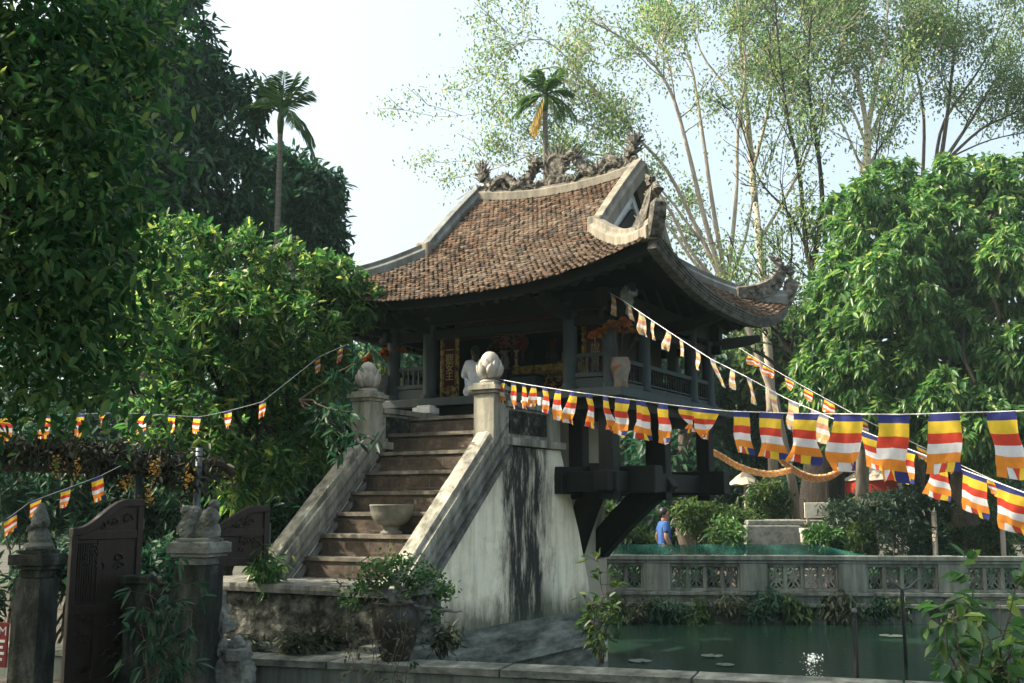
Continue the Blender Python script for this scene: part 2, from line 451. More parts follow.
def leaf_mesh(P, D, Ln, Wd, fold=.25, sag=.12):
    """one folded kite per leaf, (n*4,3) verts and (n*2,3) faces"""
    n = len(P)
    D = unit(D)
    up = np.tile([0., 0., 1.], (n, 1)) + rng.normal(0, .45, (n, 3))
    S = unit(np.cross(D, up)); Nn = np.cross(S, D)
    Ln = np.broadcast_to(np.asarray(Ln, float), (n,))[:, None]; Wd = np.broadcast_to(np.asarray(Wd, float), (n,))[:, None]
    V = np.empty((n, 6, 3)); Z = np.array([0, 0, 1.])
    V[:, 0] = P
    V[:, 1] = P + D*Ln*.28 + S*Wd*.42 + Nn*Wd*fold*.8 - Z*Ln*sag*.08
    V[:, 2] = P + D*Ln*.64 + S*Wd*.40 + Nn*Wd*fold*.7 - Z*Ln*sag*.4
    V[:, 3] = P + D*Ln - Z*Ln*sag
    V[:, 4] = P + D*Ln*.64 - S*Wd*.40 + Nn*Wd*fold*.7 - Z*Ln*sag*.4
    V[:, 5] = P + D*Ln*.28 - S*Wd*.42 + Nn*Wd*fold*.8 - Z*Ln*sag*.08
    i = np.arange(n)[:, None]*6
    F = np.concatenate([i+np.array([[0, 1, 2, 3]]), i+np.array([[0, 3, 4, 5]])], 1).reshape(-1, 4)
    return V.reshape(-1, 3), F

class Leaves:
    def __init__(s): s.V, s.F, s.n = [], [], 0
    def add(s, P, D, Ln, Wd, **k):
        if len(P) == 0: return
        V, F = leaf_mesh(np.asarray(P, float), np.asarray(D, float), Ln, Wd, **k)
        s.V.append(V); s.F.append(F + s.n); s.n += len(V)
    def build(s, name, mat, parent=None):
        return mesh_np(name, np.concatenate(s.V), np.concatenate(s.F), mat, parent)

def rand_dirs(n):
    return unit(rng.normal(0, 1, (n, 3)))

def crown_clusters(blobs, n, shell=.55, origin=None):
    """cluster centres spread through ellipsoid blobs [(centre, (rx,ry,rz))], with outward directions"""
    w = np.array([r[0]*r[1] + r[1]*r[2] + r[0]*r[2] for c, r in blobs]); w = w/w.sum()
    k = rng.choice(len(blobs), n, p=w)
    c = np.array([b[0] for b in blobs], float)[k] if False else np.array([tuple(b[0]) for b in blobs], float)[k]
    r = np.array([tuple(b[1]) for b in blobs], float)[k]
    d = rand_dirs(n)
    rad = shell + (1-shell)*rng.random((n, 1))**.7
    return c + d*r*rad, d

def rosettes(lv, P, D, per, Ln, Wd, droop=.3, spread=.8, jit=.05, sag=.15, fold=.22):
    """per leaves radiating from each cluster centre"""
    n = len(P)
    PP = np.repeat(P, per, 0) + rng.normal(0, jit, (n*per, 3))
    DD = np.repeat(D, per, 0)*(1-spread) + rand_dirs(n*per)*spread
    DD[:, 2] -= droop
    s = rng.uniform(.65, 1.2, n*per)
    lv.add(PP, DD, Ln*s, Wd*s, sag=sag, fold=fold)

def blob_px(px, py, rpx, Y, dr=None, rz=None):
    c = at(px, py, Y); r = rpx*pxm(Y)
    return (c, (r, dr if dr else r, (rz*pxm(Y)) if rz else r))

def limb(mb, a, b, r0, r1, n=5, wob=.06, k=7):
    a, b = Vector(a), Vector(b); ln = (b-a).length
    pts = []
    for i in range(n+1):
        t = i/n
        p = a.lerp(b, t)
        if 0 < i < n: p += Vector((rnd.uniform(-1,1), rnd.uniform(-1,1), rnd.uniform(-.5,.8)))*ln*wob
        pts.append(p)
    mb.tube(pts, [r0+(r1-r0)*i/n for i in range(n+1)], k)
    return pts

def tree(name, label, base, top, blobs, leafmat, barkmat, nclus, per, Ln, Wd, r0=.15, droop=.3, spread=.8, jit=.06, shell=.5, group=None, sag=.15, cat='tree', twigs=True, path=None, crown='crown'):
    base = Vector(base); top = Vector(top)
    root = empty(name, base, 0, label, cat, group)
    tb = MB()
    if path: 
        pts = [Vector(p) for p in path]; tb.tube(pts, [r0*(1-.6*i/(len(pts)-1)) for i in range(len(pts))], 10)
    else:
        pts = limb(tb, base - Vector((0,0,.1)), top, r0*1.15, r0*.45, 7, .03, 10)
    for c, r in blobs:
        s = pts[rnd.randrange(len(pts)//2, len(pts))]
        q = limb(tb, s, c, r0*.35, r0*.08, 5, .07, 6)
        if twigs:
            for _ in range(4):
                d = Vector((rnd.gauss(0,1), rnd.gauss(0,1), rnd.gauss(.2,.8))).normalized()
                limb(tb, q[3], Vector(c)+Vector((d.x*r[0], d.y*r[1], d.z*r[2]))*.8, r0*.12, r0*.03, 3, .06, 5)
    tb.v = [(x-base.x, y-base.y, z-base.z) for x, y, z in tb.v]
    tb.build('trunk', barkmat, root, smooth=True)
    lv = Leaves()
    P, D = crown_clusters([(Vector(c)-base, r) for c, r in blobs], nclus, shell)
    rosettes(lv, P, D, per, Ln, Wd, droop, spread, jit, sag)
    lv.build(crown, leafmat, root)
    return root

# ================================================================== PAGODA
pag = empty('pagoda', C0, YAW, 'wooden one-pillar pagoda with curved tiled roof rising above the pond', 'pagoda')
PC = (-1.5, 1.5)       # centre (u, v)
DE, DG = 2.5, 1.24     # eave and gable-foot distance from the centre
def zb(d):
    if d > DG:
        s_ = (DE-d)/(DE-DG)
        return 3.97 + .80*s_ + .05*s_*s_
    return 4.82 + .96*(DG-d)/DG
def hw(d): return 1.23 + max(0, d-DG)*1.008
def roofz(lat, d):
    z = zb(d)
    a = min(1.0, abs(lat)/hw(d))
    if d > DG: z += .38*((d-DG)/(DE-DG))**2.4*a**2.6
    else: z += .13*(DG-d)/DG*(abs(lat)/1.23)**2
    return z
KB = .73
def QF(q): return q*KB if q > 0 else q
def roofp(side, lat, d, dz=0.0):
    z = roofz(lat, d)+dz
    if side == 0: p, q = lat, -d          # front
    elif side == 1: p, q = d, lat         # right
    elif side == 2: p, q = -lat, d        # back
    else: p, q = -d, -lat                 # left
    return Vector((PC[0]+p, PC[1]+QF(q), z))

# deck under the tiles (solid, dark wood seen from below)
roof = None
for side in range(4):
    mb = MB(); dmin = 0.0 if side in (0, 2) else 1.12
    nd, nl = 14, 22
    V = []
    for i in range(nd+1):
        d = dmin + (DE-.06-dmin)*i/nd
        for j in range(nl+1):
            lat = (-1+2*j/nl)*hw(d)
            V.append(roofp(side, lat, d, -.03))
    nV = len(V)
    V += [p - Vector((0,0,.07)) for p in V]
    F = []
    for i in range(nd):
        for j in range(nl):
            a = i*(nl+1)+j
            F.append((a, a+1, a+nl+2, a+nl+1)); F.append((a+nV, a+nl+1+nV, a+nl+2+nV, a+1+nV))
    for j in range(nl):
        a = nd*(nl+1)+j; F.append((a, a+1, a+1+nV, a+nV))
    mb.add(V, F)
    mb.build('roof_deck', M['wood_dark'], pag)

def tiles(side):
    V, F = [], []
    dmin = .05 if side in (0, 2) else 1.2
    step, w = .058, .067
    d = DE+.015; row = 0
    while d > dmin:
        h = hw(d)+.02; off = (row % 2)*w*.5
        nlat = int(2*h/w)+2
        for j in range(nlat):
            lat = -h + off + j*w + rnd.uniform(-.004, .004)
            if abs(lat) > h: continue
            dd = d + rnd.uniform(-.005, .005)
            hwid = w*.49
            lift = rnd.uniform(.022, .034)
            def P(l, dx, dz):
                e = max(0, dd+dx)
                lc = max(-hw(e)-.03, min(hw(e)+.03, l))
                p = roofp(side, lc, min(e, DE+.001), dz)
                if e > DE: 
                    ex = e-DE
                    p += {0: Vector((0,-ex,-.6*ex)), 1: Vector((ex,0,-.6*ex)), 2: Vector((0,ex,-.6*ex)), 3: Vector((-ex,0,-.6*ex))}[side]
                return p
            b = len(V)
            tl = rnd.uniform(-.006, .006)
            uL, uR = P(lat-hwid, -.05, .004), P(lat+hwid, -.05, .004)
            lL, lR = P(lat-hwid, .022, lift+tl), P(lat+hwid, .022, lift-tl)
            t1, t2 = P(lat-hwid*.5, .042, lift+tl), P(lat+hwid*.5, .042, lift-tl)
            th = Vector((0, 0, -.017))
            V += [uL, uR, lR, t2, t1, lL, lR+th, t2+th, t1+th, lL+th]
            F += [(b, b+1, b+2, b+3, b+4, b+5), (b+2, b+6, b+7, b+3), (b+3, b+7, b+8, b+4), (b+4, b+8, b+9, b+5),
                  (b+1, b+6, b+2), (b, b+5, b+9)]
        d -= step; row += 1
    mb = MB(); mb.add(V, F)
    return mb.build('roof_tiles', M['tile'], pag, fix=False)
for sd in range(4): tiles(sd)

# eave edge boards
for side in range(4):
    mb = MB()
    pts = [roofp(side, (-1+2*j/28)*(hw(DE)-.0), DE-(.03 if side in (1, 3) else .11), -.115) for j in range(29)]
    mb.sweep(pts, [(-.05,-.05), (.05,-.05), (.05,.045), (-.05,.045)])
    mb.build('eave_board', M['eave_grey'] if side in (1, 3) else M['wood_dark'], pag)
    if side in (1, 3):
        for k in range(5):
            mb = MB()
            pts = [roofp(side, (-1+2*j/28)*(hw(DE)-.02), DE+.012-.012*k, -.03-.034*k) for j in range(29)]
            mb.sweep(pts, [(-.05,-.012), (.05,-.012), (.05,.012), (-.05,.012)])
            mb.build('eave_course', M['eave_grey'], pag)
# rafters under the eaves
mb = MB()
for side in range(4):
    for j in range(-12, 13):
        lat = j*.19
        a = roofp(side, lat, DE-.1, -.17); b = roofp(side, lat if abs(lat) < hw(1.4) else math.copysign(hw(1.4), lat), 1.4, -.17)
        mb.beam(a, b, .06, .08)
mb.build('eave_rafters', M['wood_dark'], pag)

# ridge coping
mb = MB()
pts = [roofp(0, (-1+2*j/16)*1.26, 0, .06) for j in range(17)]
mb.sweep(pts, [(-.10,-.12), (.10,-.12), (.10,-.01), (.06,.01), (.06,.04), (-.06,.04), (-.06,.01), (-.10,-.01)])
mb.build('ridge_coping', M['ridge_lime_lit'], pag, bevel=.008)

# gables with stepped coping, recessed plaster triangle
for sx in (-1, 1):
    mb = MB()
    zt = roofz(1.23, 0)
    px_ = PC[0]+sx*1.05
    foot, q0 = roofz(1.23, DG), DG
    mb.prism([(PC[1]-q0, foot-.1), (PC[1]+QF(q0), foot-.1), (PC[1]+.02, zt-.12), (PC[1]-.02, zt-.12)], 'u', px_-.03, px_+.03)
    g_ = mb.build('gable_wall', M['gable'], pag)
    mb = MB(); x_ = px_ + sx*.05
    mb.prism([(PC[1]-q0*.55, foot+.0), (PC[1]+QF(q0)*.55, foot+.0), (PC[1]+.02, zt-.52), (PC[1]-.02, zt-.52)], 'u', min(x_, x_+sx*.03), max(x_, x_+sx*.03))
    mb.build('gable_opening', M['wood_dark'], g_)
    mb = MB()
    for sy in (-1, 1):
        mb.beam((x_, PC[1]+QF(sy*q0*.66), foot+.02), (x_, PC[1], zt-.38), .05, .06)
    mb.build('gable_moulding', M['gable'], g_)
    for sy in (-1, 1):
        mb = MB()
        pts = []
        for i in range(9):
            t = i/8
            d = DG*(1-t)
            p = roofp(0 if sy < 0 else 2, 1.23*sx*(1 if sy < 0 else -1), d, .07 + .02*math.sin(t*3.1))
            pts.append(p)
        mb.sweep(pts, [(-.095,-.14), (.095,-.14), (.095,-.01), (.055,.02), (.055,.07), (-.055,.07), (-.055,.02), (-.095,-.01)])
        mb.build('gable_coping', M['ridge_lime_lit'] if sx > 0 else M['mortar'], pag, bevel=.008)
        # scrolled block at the foot
        mb = MB()
        f0 = pts[0]
        mb.box(f0.x-.10, f0.x+.10, f0.y-.08, f0.y+.08, f0.z-.16, f0.z+.10)
        mb.build('gable_foot', M['ridge_lime_lit'], pag, bevel=.03)
    # horizontal skirt ridge across the gable foot, sagging in the middle
    mb = MB()
    pts = [Vector((PC[0]+sx*1.27, PC[1]+QF(q0*(-1+2*j/14)), foot-.05-.03*math.cos((j/14-.5)*3.1))) for j in range(15)]
    mb.sweep(pts, [(-.10,-.12), (.10,-.12), (.10,.0), (.05,.05), (-.05,.05), (-.10,.0)])
    mb.build('skirt_ridge', M['ridge_lime_lit'], pag, bevel=.01)

# hip ridges ending in up-swept horns
def spike_row(mb, pts, up, r, ln, every=1):
    for p in pts[::every]:
        p = Vector(p); d = Vector(up) + Vector((rnd.uniform(-.4,.4), rnd.uniform(-.4,.4), rnd.uniform(-.1,.3)))
        mb.cone(p, p + d.normalized()*ln*rnd.uniform(.7,1.3), r, 5)
for sx in (-1, 1):
    for sy in (-1, 1):
        pts, sc = [], []
        for i in range(12):
            d = DG + (DE-DG)*i/11
            h = hw(d)
            pts.append(Vector((PC[0]+sx*h, PC[1]+QF(sy*d), roofz(h, d)+.07))); sc.append(1)
        mb = MB()
        mb.sweep(pts, [(-.10,-.14), (.10,-.14), (.10,.0), (.06,.03), (.06,.085), (-.06,.085), (-.06,.03), (-.10,.0)])
        hip = mb.build('hip_ridge', M['ridge_lime_lit'] if sx > 0 and sy < 0 else M['mortar'], pag, bevel=.01)  # near right hip takes the sunlit copy of the mortar
        # rear horn: scrolls up from the coping
        o = Vector((sx, sy, 0)).normalized()
        e = pts[-1]
        mb = MB()
        horn = [e - o*.70 + Vector((0,0,.02)), e - o*.46 + Vector((0,0,.03)), e - o*.28 + Vector((0,0,.08)), e - o*.15 + Vector((0,0,.17)), e - o*.07 + Vector((0,0,.30)), e - o*.03 + Vector((0,0,.41)), e - o*.04+Vector((0,0,.47))]
        mb.sweep(horn, [(-.06,-.09), (.06,-.09), (.06,.09), (0,.12), (-.06,.09)], up=(-o.y, o.x, 0) if False else (0,0,1), scales=[.7,1,1.1,1,.8,.6,.35])
        for p in horn[1:]:
            for _ in range(7):
                p2 = p + Vector((rnd.uniform(-.03,.03), rnd.uniform(-.03,.03), rnd.uniform(-.04,.04)))
                mb.cone(p2 - o*.03, p2 - o*rnd.uniform(.07,.15) + Vector((rnd.uniform(-.05,.05),rnd.uniform(-.05,.05),rnd.uniform(.03,.10))), .035, 5)
            mb.blob(p2 - o*.05, rnd.uniform(.035,.06), 7, 5, .3)
        mb.build('dragon_horn', M['ridge_stone'], hip)
        # front prow: thick smooth curl at the very corner
        mb = MB()
        prow = [e - o*.25 + Vector((0,0,-.10)), e + o*.0 + Vector((0,0,-.05)), e + o*.07 + Vector((0,0,.07)), e + o*.10 + Vector((0,0,.21)), e + o*.09 + Vector((0,0,.33)), e + o*.05 + Vector((0,0,.40))]
        mb.sweep(prow, [(-.065,-.07), (.065,-.07), (.065,.055), (.03,.085), (-.03,.085), (-.065,.055)], scales=[.9,1.1,1.1,1,.8,.45])
        mb.blob(prow[-1], .045, 8, 6)
        cp_ = mb.build('corner_prow', M['ridge_stone'], hip, bevel=.02, seg=3); sb_ = cp_.modifiers.new('Sub', 'SUBSURF'); sb_.levels = 2; sb_.render_levels = 2

# ridge dragons facing the flaming disc
def dragon(s):
    mb = MB()
    def Rp(x, h, y=0):
        return Vector((PC[0]+x, PC[1]+y, roofz(min(1.23, abs(x)), 0)+.10+h*.9))
    xs = [1.16, 1.08, .98, .88, .78, .68, .58, .48, .40, .34, .29]
    hs = [.30, .12, .05, .12, .20, .12, .05, .10, .20, .30, .38]
    pts = [Rp(s*x, h, .03*math.sin(i*1.7)) for i, (x, h) in enumerate(zip(xs, hs))]
    mb.tube(pts, [.04,.06,.075,.08,.08,.08,.075,.075,.07,.06,.06], 8)
    for i in range(len(pts)-1):
        for t in np.linspace(0, 1, 6):
            p = pts[i].lerp(pts[i+1], t); mb.blob(p + Vector((rnd.uniform(-.04,.04), rnd.uniform(-.05,.05), rnd.uniform(-.05,.05))), rnd.uniform(.028,.05), 6, 5, .35)
    # dorsal spikes and scales
    for i in range(len(pts)-1):
        for t in (0, .33, .66):
            p = pts[i].lerp(pts[i+1], t) + Vector((0,0,.045))
            mb.cone(p, p + Vector((s*.03+rnd.uniform(-.02,.02), rnd.uniform(-.02,.02), rnd.uniform(.05,.10))), .022, 4)
    # tail fan
    for k in range(30):
        a = R(10 + k*5.5)
        b = pts[0] + Vector((0, rnd.uniform(-.03,.03), rnd.uniform(-.14,.02)))
        mb.cone(b, b + Vector((s*math.cos(a)*.16, rnd.uniform(-.05,.05), math.sin(a)*.22)), .03, 5)
    # head, snout, jaw, horns, whiskers
    h = pts[-1]
    mb.blob(h + Vector((-s*.03, 0, .03)), (.075,.055,.06), 9, 7, .12)
    mb.blob(h + Vector((-s*.11, 0, .0)), (.06,.04,.032), 8, 6, .1)
    mb.blob(h + Vector((-s*.09, 0, -.06)), (.05,.032,.018), 8, 6, .1)
    for y in (-.03, .03):
        mb.tube([h+Vector((0,y,.07)), h+Vector((s*.06,y*1.6,.13)), h+Vector((s*.13,y*2,.15))], [.016,.012,.004], 5)
        mb.tube([h+Vector((-s*.15,y,.0)), h+Vector((-s*.17,y*2,-.08)), h+Vector((-s*.12,y*2.4,-.15))], [.01,.008,.004], 5)
    for k in range(7):
        b = h + Vector((s*.03, rnd.uniform(-.04,.04), rnd.uniform(-.06,.05)))
        mb.cone(b, b + Vector((s*rnd.uniform(.06,.13), rnd.uniform(-.05,.05), rnd.uniform(-.03,.12))), .022, 4)
    for i in range(150):
        s_ = rnd.random()*(len(pts)-1.01); k_ = int(s_); p = pts[k_].lerp(pts[k_+1], s_-k_)
        dd = Vector((rnd.uniform(-1,1), rnd.uniform(-1,1), rnd.uniform(-.5,1))).normalized()
        mb.cone(p+dd*.05, p+dd*rnd.uniform(.09,.15), .018, 4)
    # legs with claws, cloud scrolls below
    for x in (.86, .46):
        b = Rp(s*x, .08); mb.tube([b, b+Vector((-s*.07,-.05,.0)), b+Vector((-s*.12,-.07,-.08))], [.035,.028,.02], 6)
        mb.tube([b, b+Vector((-s*.07,.05,.0)), b+Vector((-s*.12,.07,-.08))], [.035,.028,.02], 6)
        for c in range(3):
            q = b+Vector((-s*.12,-.07,-.08)); mb.cone(q, q+Vector((-s*.06, (c-1)*.03, -.02)), .012, 4)
    for x in np.linspace(.22, 1.2, 34):
        mb.blob(Rp(s*x, .0+rnd.uniform(-.01,.04), rnd.uniform(-.05,.05)), (rnd.uniform(.03,.06), .045, rnd.uniform(.03,.075)), 7, 5, .35)
    mb.build('ridge_dragon', M['ridge_stone'], pag)
dragon(-1); dragon(1)
mb = MB()
cz = roofz(0, 0)+.36; cc = Vector((PC[0]-.0, PC[1], cz))
ring = [cc + Vector((math.cos(a)*.13, 0, math.sin(a)*.15)) for a in np.linspace(0, 2*math.pi, 25)]
mb.tube(ring, .035, 7)
mb.lathe([(.0,-.02),(.12,-.015),(.12,.015),(.0,.02)], (0,0,0), 18)
n0 = len(mb.v)-18*4
for i in range(n0, len(mb.v)):
    x, y, z = mb.v[i]; mb.v[i] = (cc.x+x, cc.y+z, cc.z+y)
for a in np.linspace(R(-20), R(200), 14):
    b = cc + Vector((math.cos(a)*.15, 0, math.sin(a)*.17)); mb.cone(b, b+Vector((math.cos(a)*.10+rnd.uniform(-.03,.03), rnd.uniform(-.03,.03), math.sin(a)*.10+.04)), .032, 5)
for x in np.linspace(-.24, .24, 9):
    mb.blob((PC[0]+x, PC[1]+rnd.uniform(-.03,.03), roofz(abs(x),0)+.12+.05*math.cos(x*6)), (.07,.05,.08), 8, 5, .25)
mb.build('ridge_sun_disc', M['ridge_stone'], pag)

# --- floor slab, posts, beams
mb = MB()
mb.box(-3.25, .25, -.25, 3.25, 2.82, 2.92)
mb.build('floor_slab', M['wood'], pag, bevel=.01)
mb = MB()
mb.box(-3.15, .15, -.15, 3.15, 2.70, 2.818)
mb.build('floor_frame', M['wood_dark'], pag, bevel=.01)
posts = [(0,0), (-3,0), (0,3), (-3,3), (-.5,0), (-2.45,0), (-.5,3), (-2.45,3), (0,2.4), (0,.9), (-3,.9), (-3,2.4)]
for k, (u, v) in enumerate(posts):
    r = .085
    mb = MB()
    mb.lathe([(.115,0), (.115,.05), (.09,.08), (r,.1), (r*.95,1.02)], (u, v, 2.922), 16)
    mb.build('post', M['wood'], pag, smooth=False, bevel=0)
mb = MB()
for a, b in (((-3.2,0),(.2,0)), ((-3.2,3),(.2,3)), ((0,-.2),(0,3.2)), ((-3,-.2),(-3,3.2))):
    mb.beam((*a, 3.94), (*b, 3.94), .14, .2 if a[1] in (0, 3) else .196)
    mb.beam((*a, 3.72), (*b, 3.72), .07, .12 if a[1] in (0, 3) else .116)
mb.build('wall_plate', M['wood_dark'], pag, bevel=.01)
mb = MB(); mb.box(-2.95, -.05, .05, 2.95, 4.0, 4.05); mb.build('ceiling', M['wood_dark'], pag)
# cantilever brackets below the eaves, carved beam ends
for (u, v) in ((0,0), (-3,0), (-.5,0), (-2.45,0), (0,3), (0,1.5)):
    dx = (1 if u == 0 else (-1 if u == -3 else 0)); dy = (-1 if v == 0 else (1 if v == 3 else 0))
    if (u, v) == (0, 1.5): dy = 0
    o = Vector((dx, dy, 0)).normalized()
    b = Vector((u, v, 3.80))
    mb = MB(); mb.sweep([b, b+o*.35+Vector((0,0,.04)), b+o*.62+Vector((0,0,.09)), b+o*.78+Vector((0,0,.13))], [(-.05,-.08),(.05,-.08),(.05,.07),(-.05,.07)], scales=[1,1,.9,.6])
    mb.build('eave_bracket', M['wood_dark'], pag, bevel=.01)
# carved pale beam end hanging under the near corner
mb = MB(); q = Vector((.45,-.45,3.78))
mb.blob(q+Vector((0,0,.12)), (.10,.08,.06), 9, 6, .25); mb.blob(q+Vector((.06,-.06,.08)), (.06,.06,.05), 8, 6, .3); mb.blob(q+Vector((-.04,-.02,.06)), (.05,.05,.05), 8, 6, .3)
mb.lathe([(.02,-.14),(.045,-.12),(.03,-.05),(.055,0),(.04,.06)], q, 10)
mb.build('carved_beam_end', M['stone_grey'], pag)

# front screens in the narrow bays: low panel, lattice rail
for (u0, u1) in ((-.5, 0), (-3, -2.45)):
    mb = MB()
    mb.box(u0+.08, u1-.08, -.03, .03, 2.93, 3.06); mb.box(u0+.07, u1-.07, -.035, .035, 3.07, 3.12)
    mb.box(u0+.08, u1-.08, -.02, .02, 3.30, 3.345)
    for k in range(1, 5):
        x = u0+.08+(u1-u0-.16)*k/5
        mb.box(x-.012, x+.012, -.014, .014, 3.12, 3.30)
    mb.build('front_railing', M['wood'], pag, bevel=.004)
# side railing with balusters
for u in (0, -3):
    mb = MB()
    mb.box(u-.03, u+.03, .09, 2.91, 2.95, 3.03); mb.box(u-.035, u+.035, .09, 2.91, 3.25, 3.30); mb.box(u-.02, u+.02, .09, 2.91, 3.05, 3.07)
    rl = mb.build('side_railing', M['wood'], pag, bevel=.004)
    mb = MB()
    for k in range(36):
        y = .12+k*.079
        mb.lathe([(.010,0),(.016,.04),(.008,.09),(.016,.14),(.010,.18)], (u, y, 3.07), 6)
    mb.build('balusters', M['wood_dark'], rl)
mb = MB(); mb.box(-2.91, -.09, 2.97, 3.03, 2.95, 3.03); mb.box(-2.91, -.09, 2.965, 3.035, 3.25, 3.30)
for k in range(36): mb.box(-2.88+k*.079-.01, -2.88+k*.079+.01, 2.99, 3.01, 3.03, 3.25)
mb.build('back_railing', M['wood'], pag)
# inner shrine room
mb = MB()
mb.box(-2.5, -.5, 2.40, 2.46, 2.92, 4.0); mb.box(-2.56, -2.5, .5, 2.46, 2.92, 4.0); mb.box(-.5, -.44, .5, 2.46, 2.92, 4.0)
mb.box(-2.44, -2.06, .48, .54, 2.92, 4.0) if False else None
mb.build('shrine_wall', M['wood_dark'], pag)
# door frame lintel with carved panel
mb = MB(); mb.box(-2.40, -.55, .46, .5, 3.72, 3.95); mb.build('shrine_lintel', M['lacquer'], pag, bevel=.006)

def text_mesh(name, body, size, mat, parent, loc, rot, spacing=1.0, ext=.003):
    cu = bpy.data.curves.new(name, 'FONT'); cu.body = body; cu.size = size; cu.align_x = 'CENTER'; cu.align_y = 'CENTER'
    cu.extrude = ext; cu.space_line = spacing
    t = bpy.data.objects.new(name+'_tmp', cu); C.objects.link(t)
    dg = bpy.context.evaluated_depsgraph_get(); dg.update()
    me = bpy.data.meshes.new_from_object(t.evaluated_get(dg))
    bpy.data.objects.remove(t)
    me.materials.clear(); me.name = name
    o = link_mesh(name, me, mat, parent); o.location = loc; o.rotation_euler = rot
    return o
# couplet boards: dark red lacquer, gilt borders and characters
def couplet(u0, u1, v, z0, z1, body, csize, lab):
    mb = MB(); mb.box(u0, u1, v-.015, v+.015, z0, z1)
    b = mb.build('couplet_board', M['lacquer'], pag, bevel=.004); b['label'] = lab
    mb = MB()
    mb.box(u0-.012, u0+.018, v-.03, v+.0, z0, z1); mb.box(u1-.018, u1+.012, v-.03, v+.0, z0, z1)
    mb.box(u0+.03, u0+.036, v-.024, v-.012, z0+.05, z1-.05); mb.box(u1-.036, u1-.03, v-.024, v-.012, z0+.05, z1-.05)
    mb.build('gilt_border', M['gold'], b)
    mb = MB(); cxx = (u0+u1)/2
    for k in range(40):
        mb.blob((u0+.03+rnd.random()*(u1-u0-.06), v-.02, z0+.02+rnd.random()*.13), (.02,.012,.018), 6, 4, .3)
    mb.build('lotus_relief', M['gold'], b)
    text_mesh('gilt_characters', body, csize, M['gilt'], b, (cxx, v-.0185, (z0+z1)/2+.02), (R(90), 0, 0), .85)
couplet(-2.40, -2.16, .20, 2.95, 3.78, '一\n觀\n安\n主', .125, 'left couplet board with four gilt characters')
couplet(-.47, -.16, .28, 2.95, 3.78, '千\n說\n香\n奇', .125, 'right couplet board with four gilt characters')

# --- supporting timber below the floor and the single stone pillar
mb = MB(); mb.lathe([(.62,-.7), (.62,1.0), (.60,1.02), (.60,2.70)], (-1.5, 1.5, 0), 40)
mb.build('stone_pillar', M['pillar'], pag)
mb = MB()
for v in (.42, 2.58):
    mb.box(-3.35, .38, v-.11, v+.11, 1.79, 2.09)
mb.build('cross_beam', M['wood_dark'], pag, bevel=.015)
mb = MB()
for u in (-.62, -2.38):
    mb.box(u-.11, u+.11, -.2, 3.38, 1.775, 2.075)
mb.build('cross_beam', M['wood_dark'], pag, bevel=.015)
for (u, v) in ((-.05,.05), (-2.95,.05), (-.05,2.95), (-2.95,2.95), (-.05,1.5), (-2.95,1.5), (-.62,2.58), (-2.38,2.58), (-.62,.42), (-2.38,.42)):
    mb = MB(); mb.box(u-.09, u+.09, v-.09, v+.09, 1.72, 2.70)
    mb.build('under_post', M['wood_dark'], pag, bevel=.012)
mb = MB()
mb.box(-3.1, .1, -.08, .10, 1.80, 2.02); mb.box(-3.1, .1, 2.90, 3.08, 1.80, 2.02); mb.box(-.13, .05, -.2, 3.2, 1.81, 2.03); mb.box(-3.05, -2.87, -.2, 3.2, 1.81, 2.03)
mb.build('ring_beam', M['wood_dark'], pag, bevel=.012)
for (u, v) in ((-.2,.1), (-2.8,.1), (.05,1.5), (-3.05,1.5)):
    o = Vector((u+1.5, v-1.5, 0)); rr = o.length; o.normalize()
    z0_ = 1.12 if v == 1.5 else .95
    pts = [Vector((-1.5+o.x*(.56+(rr-.56)*t), 1.5+o.y*(.56+(rr-.56)*t), z0_+(2.0-z0_)*t + .05*math.sin(t*3.14))) for t in [i/6 for i in range(7)]]
    mb = MB(); mb.sweep(pts, [(-.10,-.15), (.10,-.15), (.10,.15), (-.10,.15)])
    mb.build('strut', M['wood_dark'], pag, bevel=.015)
# ================================================================== STAIRCASE
st = empty('stone_staircase', C0, YAW, 'weathered masonry staircase with sloping balustrades climbing to the pagoda', 'staircase')
RUN, RIS, V0, ZL = .23, .215, -1.11, 2.44
for k in range(0, 7):
    v1 = V0 - RUN*k; z1 = ZL - RIS*k
    mb = MB()
    mb.box(-2.24, -.82, v1, v1+RUN+.05 if k else v1+.82, z1-RIS-.01, z1-.045)
    mb.m = 1; mb.box(-2.24, -.82, v1-.022, v1+RUN+.045 if k else v1+.815, z1-.043, z1)
    mb.build('step', [M['brick'], M['tread']], st, rough=(.05,.006))
mb = MB(); mb.box(-2.24, -.82, -.72, -.3, 2.40, 2.605); mb.m = 1; mb.box(-2.24, -.82, -.74, -.3, 2.607, 2.65); mb.build('step', [M['brick'], M['tread']], st, rough=(.05,.006))
mb = MB(); mb.box(-2.40, -.66, -2.45, .4, -.6, .9); mb.box(-2.40, -.66, -1.2, -.1, .9, 2.18)
for k in range(0, 6): mb.box(-2.235, -.83, V0-RUN*k+.03, -.2, ZL-RIS*(k+1)-.2, ZL-RIS*(k+1)-.02)
mb.build('masonry_core', M['plaster_dark'], st)

